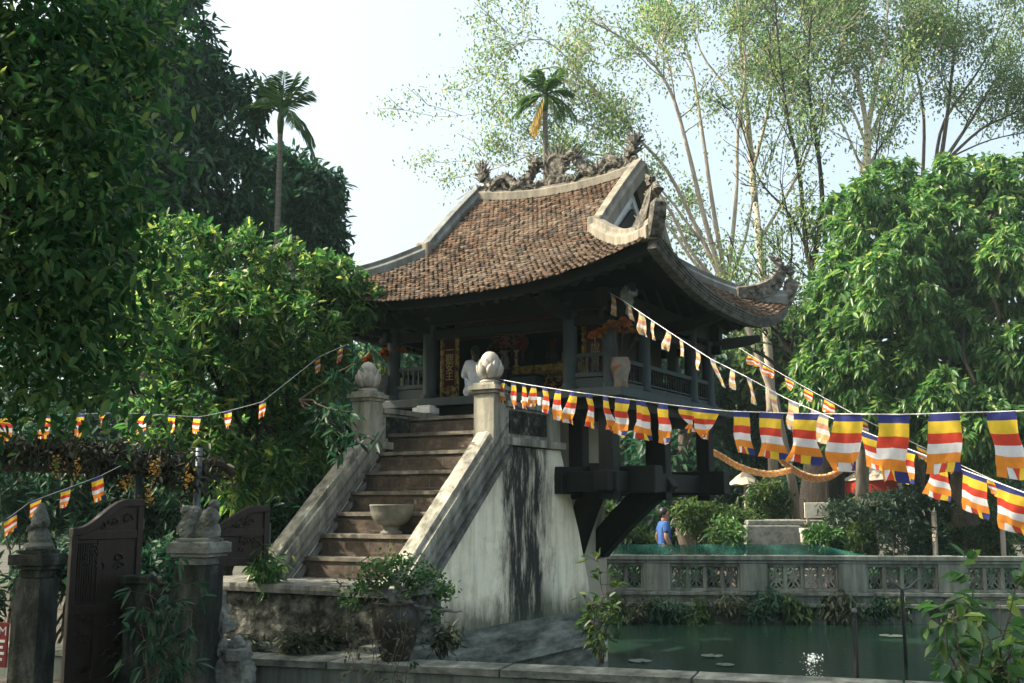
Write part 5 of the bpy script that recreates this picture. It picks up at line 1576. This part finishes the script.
def limb_tree(label, base_path, r0, limbs, Y, leafn, leafL, barkm, group=None, min_t=.45, twig=1.25, per=12, spread=.20):
    base = base_path[0]
    t = empty('bodhi_tree', base, 0, label, 'tree', group)
    mb = MB(); lp = []
    n = len(base_path)
    mb.tube([p-base for p in base_path], [r0*(1-.45*i/(n-1)) for i in range(n)], 12)
    for (pts, r) in limbs:
        P = [p-base for p in pts]
        # smooth
        Q = []
        for i in range(len(P)-1):
            for f in (0, .25, .5, .75):
                p0, p1, p2, p3 = P[max(0,i-1)], P[i], P[i+1], P[min(len(P)-1,i+2)]
                Q.append(.5*((2*p1)+(p2-p0)*f+(2*p0-5*p1+4*p2-p3)*f*f+(3*p1-p0-3*p2+p3)*f**3))
        Q.append(P[-1]); m_ = len(Q)
        r = r*.55; mb.tube(Q, [max(.016, r*(1-.75*i/(m_-1))) for i in range(m_)], 7)
        for i in range(m_):
            s = i/(m_-1)
            if s < min_t: continue
            for _ in range(2 if s > .6 else 1):
                if rnd.random() < .5:
                    d = (Q[min(i+1,m_-1)]-Q[max(0,i-1)]).normalized()
                    dd = (d + Vector((rnd.gauss(0,.7), rnd.gauss(0,.7), rnd.gauss(.1,.4)))).normalized()
                    grow(mb, lp, Q[i], dd, twig*rnd.uniform(.6,1.1), r*(1-.7*s)*.45, 2)
    mb.build('trunk', barkm, t, smooth=True)
    idx = rng.choice(len(lp), max(1, leafn//per))
    P = np.array([tuple(lp[i][0]) for i in idx]); D = np.array([tuple(lp[i][1]) for i in idx])
    lv = Leaves(); PP = np.repeat(P, per, 0)+rng.normal(0, spread, (len(P)*per, 3)); DD = rand_dirs(len(PP)); DD[:,2] -= .5
    lv.add(PP, DD, leafL*rng.uniform(.7,1.2,len(PP)), leafL*.62, sag=.2)
    lv.build('crown', LF['bodhi'], t)
    return t
Y = 24
limb_tree('pale many-stemmed tree fanning out its limbs right behind the roof corner', px_path([(800,520),(775,400),(745,320),(725,285)], Y), .10, [
    (px_path([(725,287),(700,235),(668,172),(640,140),(600,95),(560,80)], Y, .1), .11), (px_path([(725,287),(705,220),(688,150),(670,90),(640,50),(590,20)], Y, -.1), .12),
    (px_path([(727,287),(712,200),(702,130),(690,60),(668,0)], Y, .12), .11), (px_path([(720,285),(690,250),(672,214),(640,165),(600,130),(550,110)], Y, -.12), .09),
    (px_path([(718,285),(694,262),(674,234),(640,200),(590,160)], Y, .15), .08), (px_path([(727,287),(736,200),(738,130),(745,60),(730,-30)], Y), .10),
    (px_path([(728,287),(745,240),(756,190),(785,120),(800,60)], Y, .1), .07), (px_path([(700,240),(640,170),(560,150),(505,165)], Y, .2), .06), (px_path([(640,140),(570,70),(520,80),(490,110)], Y, .1), .05), (px_path([(600,95),(545,40),(500,55)], Y, -.1), .045)], Y, 19000, .082, M['bark_pale'])
Y = 26
limb_tree('pale straight-trunked tree rising behind the drooping right eave', px_path([(775,520),(770,380),(763,275),(755,200)], Y), .13, [
    (px_path([(755,202),(749,130),(742,60),(735,-20)], Y, .1), .16), (px_path([(753,170),(770,100),(775,40),(800,-20)], Y, -.1), .09), (px_path([(752,160),(735,100),(700,50),(690,-10)], Y, .1), .08),
    (px_path([(765,280),(735,262),(700,235),(660,215)], Y, .1), .08), (px_path([(760,240),(800,170),(830,90),(850,20)], Y, .1), .08)], Y, 12500, .085, M['bark_pale'], min_t=.3)
Y = 22
limb_tree('big dark-trunked tree with a swag tied round it', px_path([(826,528),(822,500),(824,460),(818,430),(806,395)], Y), .50, [
    (px_path([(806,400),(800,370),(780,335),(768,300)], Y, .1), .2), (px_path([(820,430),(830,380),(818,320),(812,262)], Y, -.1), .22),
    (px_path([(812,270),(806,245),(799,170),(789,125),(780,60),(775,0)], Y, .1), .11), (px_path([(812,270),(822,209),(818,150),(808,80),(812,10)], Y, .1), .12), (px_path([(812,260),(790,215),(760,180),(740,120)], Y, .15), .06),
    (px_path([(806,395),(770,360),(745,345)], Y), .1), (px_path([(818,300),(850,240),(870,190),(880,120)], Y, .1), .08), (px_path([(822,420),(800,330),(788,300),(792,240),(780,180)], Y, .1), .09)], Y, 9000, .08, M['bark_fig'], min_t=.4)
Y = 25
limb_tree('tall forked pale tree standing behind the dense round tree', px_path([(862,520),(864,300),(866,177),(868,130)], Y), .15, [
    (px_path([(868,135),(858,80),(842,32),(835,-20)], Y, .1), .12), (px_path([(868,130),(876,85),(884,48),(890,-20)], Y, -.1), .12), (px_path([(870,140),(890,90),(912,42),(925,-10)], Y, .1), .10), (px_path([(866,170),(895,125),(925,85),(960,60)], Y, .1), .07), (px_path([(868,150),(850,105),(820,60),(800,0)], Y, .1), .07), (px_path([(866,180),(840,120),(815,100),(790,40)], Y, .1), .06)], Y, 17000, .085, M['bark_pale'], min_t=.3)
limb_tree('leaning thin-limbed tree reaching out over the right edge', px_path([(915,520),(918,300),(925,200),(940,165)], Y+1), .22, [
    (px_path([(940,167),(958,140),(974,116),(1000,75),(1040,40)], Y+1, .1), .10), (px_path([(940,167),(948,110),(954,50),(960,-20)], Y+1, -.1), .11), (px_path([(922,190),(924,120),(915,60),(905,0)], Y+1, .1), .09), (px_path([(942,165),(980,130),(1010,115),(1060,90)], Y+1, .1), .08), (px_path([(935,168),(945,120),(985,60),(1010,0)], Y+1, .1), .09), (px_path([(945,160),(990,140),(1040,130)], Y+1, .1), .05)], Y+1, 15000, .085, M['bark'], min_t=.3)

# dense glossy tree with drooping sprays
Y = 20.3
lb = []
env = [(172,978,1015),(185,935,1060),(190,860,1080),(220,832,1080),(260,835,1080),(300,822,1080),(340,815,1080),(380,808,1080),(412,838,1080),(432,905,1080)]
for y, xa, xb in env:
    x = xa+10
    while x < xb:
        r = rnd.uniform(17, 30); lb.append(blob_px(x, y+rnd.uniform(-12,12), r, Y + rnd.uniform(-1.2,.6) + (.8 if y < 200 or x < xa+40 else -.5), r*pxm(Y)*1.1)); x += r*rnd.uniform(1.15,1.7)
tree('longan_tree', 'dense rounded tree with bright drooping leaf sprays at the right', at(965,520,Y), at(960,300,Y), lb, LF['longan'], M['bark'], 2500, 20, .185, .070, .20, .35, .6, .035, .72, sag=.3, twigs=False)
lv = Leaves(); lt_ = [o for o in bpy.data.objects if o.name == 'longan_tree'][0]
P, D = crown_clusters([(c-at(965,520,Y)+Vector((0,.9,0)), (r[0]*1.1, .6, r[2]*1.1)) for c, r in lb], 900, .1); rosettes(lv, P, D, 14, .26, .09, .4, .8, .1); lv.build('inner_foliage', LF['longan'], lt_)

# background trees and shrubs beyond the pond
k = 0
for (px, py, r, Y, lab) in ((560,450,75,31,'mid green tree glimpsed between the pagoda beams, left'), (650,440,80,33,'mid green tree glimpsed between the pagoda beams, right'), (735,400,62,30,'leafy tree below the right roof corner'), (765,455,60,29,'bushy tree behind the double orange swag'), (860,430,70,30,'shaded tree behind the striped flags, left of the dense tree'), (960,455,80,30,'dark tree in the shade under the dense right tree'), (1050,450,80,30,'dark tree at the far right edge behind the flags'), (690,480,60,28,'low bushy tree behind the man in blue'), (480,430,80,34,'green tree hidden behind the staircase wall'), (405,390,62,27,'dark green tree seen between the left pagoda posts'), (345,420,60,24,'dark tree behind the left lotus post'), (683,385,40,27,'leafy tree seen through the side gallery of the pagoda'), (775,345,45,28,'green tree filling the gap between the pale trunks'), (405,345,45,28,'dark tree glimpsed below the left roof corner')):
    c = at(px, 520, Y); b = [blob_px(px+rnd.uniform(-.5,.5)*r, py+rnd.uniform(-.55,.75)*r, r*rnd.uniform(.4,.62), Y+rnd.uniform(-1,1)) for _ in range(8)]
    tree('background_tree', lab, (c.x, c.y, .15), at(px, py, Y), b, LF['mid'] if k % 2 == 0 else LF['mango'], M['bark'], 720, 9, .30, .13, .18, .3, .8, .2, .4, group='trees beyond the pond'); k += 1
# far-off wood closing the horizon
lv = Leaves(); fb = [(Vector((x, 52+4*math.sin(x), 2.2)), (3.4, 2.5, 3.0+rnd.random())) for x in np.arange(-45, 50, 3.6)]
P, D = crown_clusters(fb, 5200, .4); rosettes(lv, P, D, 8, .6, .35, .2, .85, .5)
o = lv.build('distant_wood', LF['mid']); o['kind'] = 'stuff'; o['label'] = 'far-off mass of green trees'

def shrub(px, py, r, Y, lab, mat='mid', n=260, per=8, Ln=.12, Wd=.045, rz=None, group='shrubs beyond the pond wall', name='shrub', z0=.15, droop=.1):
    c = at(px, py, Y); t = empty(name, (c.x, c.y, z0), 0, lab, 'shrub', group)
    base = Vector((c.x, c.y, z0)); mb = MB(); lv = Leaves(); R_ = r*pxm(Y); RZ = (rz or r)*pxm(Y)
    if name == 'fern': c.z = z0 + RZ*.75
    bl = []
    for k in range(6):
        q = Vector((rnd.uniform(-.6,.6)*R_, rnd.uniform(-.5,.5)*R_, c.z-z0+rnd.uniform(-.6,.5)*RZ)); bl.append((q, (R_*.5, R_*.5, RZ*.5)))
        limb(mb, (rnd.uniform(-.05,.05), rnd.uniform(-.05,.05), -.05), q, .022, .006, 4, .06, 5)
    mb.build('stems', M['bark'], t, smooth=True)
    P, D = crown_clusters(bl, n, .2); rosettes(lv, P, D, per, Ln, Wd, droop, .8, .05); lv.build('foliage', LF[mat], t)
    return t
for (px, py, r, Y, mat, lab) in ((600,520,26,22,'mid','leafy shrub behind the curved strut'), (640,535,22,21.5,'mid','low bright shrub to the left of the man in blue'), (700,520,32,22.5,'mid','dark rounded shrub to the right of the man in blue'), (735,515,30,22,'mid','tall yellowish shrub in front of the stone terrace, left end'), (725,538,22,20.6,'longan','low leafy shrub growing over the net'), (765,500,24,24,'mid','shrub behind the terrace left corner'), (790,492,24,25,'mango','dark shrub at the left foot of the big trunk'), (828,536,20,20.2,'bonsai','low green shrub at the right end of the terrace'), (870,542,24,20.5,'mid','low bright shrub under the spreading pine'), (930,540,26,20.8,'mango','dark low shrub below the pine stakes'), (965,530,26,22,'mid','sunny shrub right of the pine trunk'), (1000,535,30,21,'mid','sunny shrub near the right edge'), (985,500,28,23,'mid','yellow-green shrub under the lowest flags'), (1035,525,36,22,'mango','dark shrub cut by the right edge'), (900,515,26,24,'mango','dark shrub behind the spreading pine'), (560,520,40,24,'mid','tall shrub just behind the stone pillar')):
    shrub(px, py, r, Y, lab, mat)
for px, lab in ((640,'first added low dark bush close behind the pond wall from the strut'), (700,'second added low dark bush close behind the pond wall from the strut'), (765,'added low dark bush behind the pale lattice bay'), (860,'added low dark bush behind the lattice bay under the striped flags'), (925,'added low dark bush behind the pond wall beside the forked pipe'), (1000,'added low dark bush behind the pond wall at the right edge')):
    shrub(px, 578, 30, 19.4, lab, 'mango', 260, 8, .12, .045, rz=14)  # bushes added behind the wall to darken the lattice openings
# conical clipped tree and spreading pine
c = at(912,500,25)
t = empty('cone_shrub', (c.x, c.y, .15), 0, 'dark conical clipped tree behind the near striped flags', 'shrub')
mb = MB(); mb.tube([(0,0,-.05),(0,0,1.2)], [.07,.05], 8); mb.build('trunk', M['bark_dark'], t)
lv = Leaves(); n = 1500; z = rng.random(n)**1.4; P = rand_dirs(n); P[:,2] = 0; P = unit(P)*((1-z)*.72*(.7+.3*rng.random(n)))[:,None]; P[:,2] = .15+z*2.3; D = P*1.0; D[:,2] = .6; lv.add(P, D+rng.normal(0,.3,(n,3)), .16, .06); lv.build('foliage', LF['pine'], t)
c = at(925,545,20.9)
t = empty('spreading_pine', (c.x, c.y, .15), 0, 'low spreading dark pine trained in flat pads behind the pond wall', 'tree')
o_ = Vector((c.x, c.y, .15)); mb = MB(); lv = Leaves()
tr = [o_, at(925,528,20.9), at(922,510,20.9), at(900,500,20.8), at(868,505,20.6), at(845,512,20.6)]
mb.tube([p-o_ for p in tr], [.14,.12,.11,.09,.06,.03], 9)
tr2 = [at(872,548,20.6), at(868,530,20.6), at(855,518,20.6), at(845,513,20.6)]; mb.tube([p-o_ for p in tr2], [.10,.085,.06,.04], 8)
for (x, y, w) in ((905,498,45), (870,508,42), (935,505,40), (850,518,30), (895,522,36), (950,515,25), (840,508,24), (915,533,30)):
    p = at(x, y, 20.7)-o_; limb(mb, at(905,505,20.8)-o_, p, .04, .012, 4, .08, 5)
    n = int(w*13); Q = np.array(tuple(p)) + rng.normal(0,1,(n,3))*np.array([w*pxm(20.7)*.42, .38, .055]); lv.add(Q, rand_dirs(n)+np.array([0,0,.5]), .13, .035)
mb.build('trunk', M['bark_dark'], t, smooth=True); lv.build('needles', LF['pine'], t)
for px, lab in ((935,'pale wooden stake propping the spreading pine'), (1003,'brown wooden stake below the rightmost flag')):
    c = at(px, 552, 20.2); st2 = empty('wooden_stake', (c.x, c.y, .15), 0, lab, 'stake'); mb = MB(); h_ = at(px, 513, 20.2).z-.15; mb.tube([(0,0,-.1),(.02,0,h_)], .045, 8); mb.lathe([(.045,0),(.05,.03),(.02,.05)], (.02,0,h_), 8); mb.build('pole', M['bark_pale'], st2, smooth=True)

# stone terrace, planter, white board, parasols
c = at(795,545,21.2)
t = empty('stone_terrace', (c.x, c.y, .15), R(-4), 'stepped pale stone terrace at the foot of the big tree', 'terrace')
zt = at(795,520,21.2).z-.15
mb = MB()
for k, (hx, z0, z1) in enumerate(((.86,-.2,.25), (.92,.252,.36), (.85,.362,.52), (.94,.522,zt-.10), (.90,zt-.098,zt))):
    mb.box(-hx, 1.5, -.02*k-.3+.06*k if False else -.35+.05*k, 1.6, z0, z1)
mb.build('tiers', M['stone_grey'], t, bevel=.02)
c = at(808,548,20.6)
t = empty('plant_pot', (c.x, c.y, at(808,545,20.6).z), 0, 'round grey stone pot standing in front of the terrace', 'pot')
h_ = at(808,528,20.6).z-at(808,545,20.6).z
mb = MB(); mb.lathe([(.09,0),(.13,.05),(.135,h_*.7),(.15,h_*.72),(.15,h_),(.12,h_),(.11,h_*.8)], (0,0,0), 20); mb.build('pot', M['stone_pale'], t, bevel=.006)
lv = Leaves(); n = 50; lv.add(rng.normal(0,.04,(n,3))+np.array([0,0,h_]), rand_dirs(n)+np.array([0,0,.8]), .12, .03); lv.build('plant', LF['fern'], t)
c = at(817,518,20.9)
t = empty('white_board', c, R(-3), 'blank cream sign board on the terrace before the big trunk', 'sign board')
mb = MB(); hb = 15*pxm(20.9); wb = 12*pxm(20.9); mb.box(-wb, wb, -.012, .012, .0, hb); mb.build('board', mat_plain('cream_board', (.72,.67,.56), .7), t, bevel=.006)
for x in (-wb+.04, wb-.09):
    mb = MB(); mb.box(x, x+.05, .013, .05, -.2, hb*.8); mb.build('leg', M['bark_pale'], t, bevel=.005)
def parasol(px, py, Y, rpx, hcap, lab, val):
    c = at(px, py, Y); t = empty('parasol', (c.x, c.y, .15), 0, lab, 'parasol', 'parasols beyond the pond'); r = rpx*pxm(Y); z = c.z-.15
    mb = MB(); mb.tube([(0,0,-.1),(0,0,z+hcap)], .035, 8); mb.build('pole', M['bark_pale'], t)
    mb = MB(); V = [(0,0,z+hcap)]; F = []
    for ring, (rr, zz) in enumerate(((.5, .55), (1, 0))):
        for i in range(16): a = i*math.pi/8; V.append((r*rr*math.cos(a), r*rr*math.sin(a), z+hcap*zz-(.03*(i%2) if ring else 0)))
    for i in range(16): F += [(0,1+i,1+(i+1)%16), (1+i,17+i,17+(i+1)%16,1+(i+1)%16)]
    mb.add(V, F); cp = mb.build('canopy', mat_cloth('parasol_canvas_'+val, (.62,.55,.45), .3), t); so = cp.modifiers.new('S','SOLIDIFY'); so.thickness = .006
    if val == 'red':
        mb = MB(); V = []; F = []
        for i in range(33): a = i*math.pi/16; q = r*(.93+.02*math.sin(i*3)); V += [(q*math.cos(a), q*math.sin(a), z-.02), (q*math.cos(a)*1.01, q*math.sin(a)*1.01, z-.32)]
        for i in range(32): F.append((2*i,2*i+1,2*i+3,2*i+2))
        mb.add(V, F); mb.build('valance', mat_cloth('red_valance', (.50,.05,.03), .3), t)
parasol(874, 480, 27, 31, .42, 'pale parasol with a red valance to the right of the big trunk', 'red')
parasol(745, 484, 26, 17, .32, 'small pale parasol half hidden behind the orange swag', 'plain')
c = at(899,500,26.5)
t = empty('white_post', (c.x, c.y, .15), 0, 'short white post below the red and pale parasol', 'post'); mb = MB(); mb.box(-.09,.09,-.09,.09,-.1,at(899,486,26.5).z-.15); mb.box(-.12,.12,-.12,.12,at(899,486,26.5).z-.148,at(899,484,26.5).z-.13); mb.build('post', M['white'], t, bevel=.01)

# ================================================================== SMALL PLANTS
def bonsai():
    c = at(396, 657, 9.0); z = .41
    s_ = (z-CAMZ)/(c.z-CAMZ); c = Vector((0,0,CAMZ))+(c-Vector((0,0,CAMZ)))*s_
    c = Vector((at(396,640,9.02).x, 9.02, .412))
    t = empty('bonsai', c, 0, 'leafy bonsai in a dark glazed jar on the pond kerb', 'bonsai')
    mb = MB(); mb.lathe([(.115,0),(.12,.02),(.15,.12),(.185,.24),(.195,.32),(.18,.39),(.15,.42),(.165,.44),(.165,.455),(.14,.455),(.13,.40)], (0,0,0), 32); mb.build('jar', M['ceramic_dark'], t, smooth=True)
    mb = MB(); mb.lathe([(.0,.40),(.13,.405),(.135,.41),(0,.43)], (0,0,0), 20); mb.build('soil', M['moss'], t)
    mb = MB(); lv = Leaves()
    def W(px, py, dy=0): return at(px, py, 9.02+dy)-c
    tr = [Vector((0,0,.40)), W(392,598), W(383,590,.03), W(392,580,-.03), W(402,590,0), W(414,588,.04)]
    mb.tube(tr, [.045,.04,.035,.03,.025,.02], 8)
    for a, b in (((392,598),(360,592)), ((392,580),(380,562)), ((392,580),(410,560)), ((414,588),(440,585)), ((402,590),(425,575)), ((395,600),(420,607)), ((420,607),(438,612)), ((438,612),(462,611)), ((383,590),(362,575))):
        limb(mb, W(*a), W(*b, rnd.uniform(-.08,.08)), .02, .006, 4, .1, 6)
    mb.build('trunk', M['stone_grey'], t, smooth=True)
    for (x, y, w, h_, n) in ((375,570,20,10,200), (400,562,22,12,240), (425,575,18,9,190), (442,590,12,9,150), (365,585,16,9,170), (395,580,22,10,170), (350,598,14,12,100), (410,588,14,8,90), (436,615,10,6,40)):
        Q = np.array(tuple(W(x,y))) + rng.normal(0,1,(n,3))*np.array([w*pxm(9)*.5, .09, h_*pxm(9)*.5]); lv.add(Q, rand_dirs(n), .042, .026)
    lv.build('leaves', LF['bonsai'], t)
bonsai()
def sapling(name, lab, base, stems, leafL, leafW, mat, per=7, r=.008, nst=5, droop=.5, cat='plant', group=None, bark='bark', leaf_from=.3):
    base = Vector(base); t = empty(name, base, 0, lab, cat, group); mb = MB(); lv = Leaves()
    for tip in stems:
        tip = Vector(tip)-base
        pp = limb(mb, (rnd.uniform(-.03,.03), rnd.uniform(-.03,.03), -.03), tip, r, r*.35, 8, .035, 6)
        for i, p in enumerate(pp):
            if i/8 < leaf_from: continue
            for k in range(2):
                d = Vector((rnd.gauss(0,1), rnd.gauss(0,1), rnd.gauss(.2,.4))).normalized(); q = p+d*leafL*rnd.uniform(.4,1.2)
                mb.tube([p, q], [r*.35, r*.2], 4)
                P = np.repeat(np.array([tuple(q)]), per, 0)+rng.normal(0,.015,(per,3)); D = rand_dirs(per)*.8+np.array(tuple(d)); D[:,2] -= droop
                lv.add(P, D, leafL*rng.uniform(.6,1.15,per), leafW)
    mb.build('stems', M[bark], t, smooth=True); lv.build('leaves', LF[mat], t)
    return t
Y = 5.2
sapling('pond_sapling', 'broad-leaved sapling at the lower right corner before the pond', (at(985,683,Y).x, Y, .15), [at(x,y,Y+d) for x,y,d in ((955,600,0),(975,575,.1),(945,625,.1),(1000,600,.2),(1015,590,0),(1030,620,.1),(990,640,-.1),(1010,655,-.1))], .10, .055, 'longan', 5, .009)
Y = 9.15
sapling('tall_weed', 'tall leafy weed standing at the corner of the stair plinth', (at(602,655,Y).x, Y, .40), [at(x,y,Y+d) for x,y,d in ((598,562,0),(606,585,.05),(590,600,0),(612,610,.05),(600,625,0))], .10, .035, 'mid', 4, .008, droop=.2)
Y = 7.9
sapling('drooping_sapling', 'thin drooping sapling in front of the low wall by the gate', (at(160,683,Y).x, Y, .15), [at(x,y,Y+d) for x,y,d in ((165,560,0),(185,585,.05),(150,580,0),(192,610,.05),(140,625,0),(175,640,0))], .13, .034, 'mango', 4, .007, droop=.8)
Y = 7.0
for i, (x, y, xb, lab) in enumerate(((372,560,372,'thin dry weed with pale flowers before the bonsai jar, tall one'), (345,590,360,'thin dry weed leaning left before the platform'), (408,605,388,'thin dry weed leaning right across the dark jar'), (395,575,396,'slender weed with a pale tuft over the jar rim'))):
    t = sapling('dry_weed', lab, (at(xb,683,Y).x, Y, .15), [at(x,y,Y), at(x+6,y+30,Y)], .055, .020, 'fern', 3, .004, droop=.3, group='dry weeds before the kerb')
Y = 10.3
for (px, py, r, n, mat, lab, Yv, z0) in ((262,585,20,70,'longan','broad-leaved plant below the short gate leaf', 10.15, .95), (250,603,13,50,'fern','fern growing on the platform edge behind the rockwork', 9.7, .3), (325,618,9,34,'fern','small fern in the rubble of the platform', 9.55, .45), (292,630,8,28,'fern','tuft of fern low in the rubble face', 9.4, .45), (556,655,10,40,'fern','fern tuft at the waterline below the plinth', 9.9, .0), (447,622,8,30,'fern','green weed tuft growing by the white wall foot', 9.6, .47)):
    shrub(px, py, r, Yv, lab, mat, n, 6, .10, .035, group='ferns around the staircase foot', name='fern', z0=z0, droop=.4)
# ferns hanging along the waterline of the far wall
k = 0
labs = ['left of the first lattice bay','below the first lattice bay','right of the first lattice bay','below the middle lattice bay, left','below the middle lattice bay, centre','below the middle lattice bay, right','between the middle and right bays','below the right lattice bay, left','below the right lattice bay, right','below the farthest right pier','under the right edge sapling','left end beside the tall weed']
for px, py, r in ((640,605,16),(668,608,18),(700,612,22),(735,604,16),(765,606,18),(795,610,20),(835,604,20),(868,604,18),(905,606,20),(940,606,20),(985,604,20),(622,606,14)):
    Yv = 18.35
    rr_ = r*rnd.uniform(.8,1.7); shrub(px+rnd.uniform(-8,8), py+rnd.uniform(-5,4), rr_, Yv, 'trailing fern on the far pond wall '+labs[k], ('fern','mid','mango')[(k*2) % 3], int(70+rnd.random()*90), 6, rnd.uniform(.09,.17), rnd.uniform(.03,.055), rz=rr_*rnd.uniform(.5,.9), group='ferns along the far pond wall', name='wall_fern', z0=-.1, droop=.8); k += 1

k = 0
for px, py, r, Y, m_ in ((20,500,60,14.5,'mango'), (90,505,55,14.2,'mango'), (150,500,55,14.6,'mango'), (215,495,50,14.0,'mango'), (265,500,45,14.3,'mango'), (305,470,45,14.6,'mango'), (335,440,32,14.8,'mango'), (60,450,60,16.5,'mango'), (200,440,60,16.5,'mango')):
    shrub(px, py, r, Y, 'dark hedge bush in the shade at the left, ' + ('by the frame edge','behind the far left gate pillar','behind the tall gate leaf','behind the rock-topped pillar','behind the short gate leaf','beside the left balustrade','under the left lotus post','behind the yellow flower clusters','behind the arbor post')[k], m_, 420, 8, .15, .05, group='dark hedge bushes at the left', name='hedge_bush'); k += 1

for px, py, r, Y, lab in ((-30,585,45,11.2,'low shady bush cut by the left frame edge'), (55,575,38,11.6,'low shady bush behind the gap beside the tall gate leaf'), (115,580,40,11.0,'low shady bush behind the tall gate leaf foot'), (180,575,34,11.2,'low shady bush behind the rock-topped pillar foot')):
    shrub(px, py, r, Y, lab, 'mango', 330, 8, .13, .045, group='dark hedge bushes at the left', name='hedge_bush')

# ================================================================== SKY, SUN, CAMERA
SUN_AZ = Vector((-1.0, .05, 0)).normalized(); SUN_EL = R(43)
sd = Vector((SUN_AZ.x*math.cos(SUN_EL), SUN_AZ.y*math.cos(SUN_EL), math.sin(SUN_EL)))
sc = bpy.context.scene
w = bpy.data.worlds.new('World'); sc.world = w; w.use_nodes = True
nt = w.node_tree; bg = nt.nodes['Background']
sky = nt.nodes.new('ShaderNodeTexSky'); sky.sky_type = 'NISHITA'; sky.sun_disc = False
sky.sun_elevation = SUN_EL; sky.sun_rotation = math.atan2(sd.x, sd.y)
sky.air_density = 1.0; sky.dust_density = 9.0; sky.ozone_density = 1.0; sky.altitude = 0
tint = nt.nodes.new('ShaderNodeMix'); tint.data_type = 'RGBA'; tint.blend_type = 'MULTIPLY'; tint.inputs[0].default_value = 1; tint.inputs[7].default_value = (.97, 1.0, .93, 1)
nt.links.new(sky.outputs[0], tint.inputs[6]); veil = nt.nodes.new('ShaderNodeMix'); veil.data_type = 'RGBA'; veil.inputs[0].default_value = .36; veil.inputs[7].default_value = (2.15, 2.38, 2.40, 1)   # thin even high cloud
nt.links.new(tint.outputs[2], veil.inputs[6]); nt.links.new(veil.outputs[2], bg.inputs[0]); bg.inputs[1].default_value = .15
sl = bpy.data.lights.new('sun', 'SUN'); sl.energy = 3.2; sl.angle = R(.55); sl.color = (1.0, .88, .70)
so = bpy.data.objects.new('sun', sl); C.objects.link(so); so.rotation_euler = (-sd).to_track_quat('-Z', 'Y').to_euler(); so.location = sd*60
cam = bpy.data.cameras.new('camera'); cam.sensor_width = 36; cam.lens = FPX*36/1024; cam.clip_end = 2000; cam.clip_start = .05
co = bpy.data.objects.new('camera', cam); C.objects.link(co)
co.location = (0, 0, CAMZ); co.rotation_euler = (math.pi/2 + PITCH, 0, 0)
sc.camera = co
sc.view_settings.view_transform = 'Standard'; sc.view_settings.look = 'None'
sc.view_settings.exposure = 1.68; sc.view_settings.gamma = 1
sc.render.resolution_x, sc.render.resolution_y = 1024, 683
sc.cycles.max_bounces = 8; sc.cycles.transparent_max_bounces = 12
sc.cycles.use_denoising = True
sc.cycles.sample_clamp_indirect = 6

HAZE = .0009
if HAZE:
    m = bpy.data.materials.new('pale_air'); m.use_nodes = True; nt = m.node_tree
    nt.nodes.remove(nt.nodes['Principled BSDF'])
    pv = nt.nodes.new('ShaderNodeVolumePrincipled'); pv.inputs['Color'].default_value = (.70,.97,.94,1); pv.inputs['Density'].default_value = HAZE; pv.inputs['Anisotropy'].default_value = .2
    nt.links.new(pv.outputs[0], nt.nodes['Material Output'].inputs['Volume'])
    mb = MB(); mb.box(-112, 112, -62, 122, -1.7, 19.5); o = mb.build('haze', m); o['kind'] = 'stuff'; o['label'] = 'thin pale haze in the air'
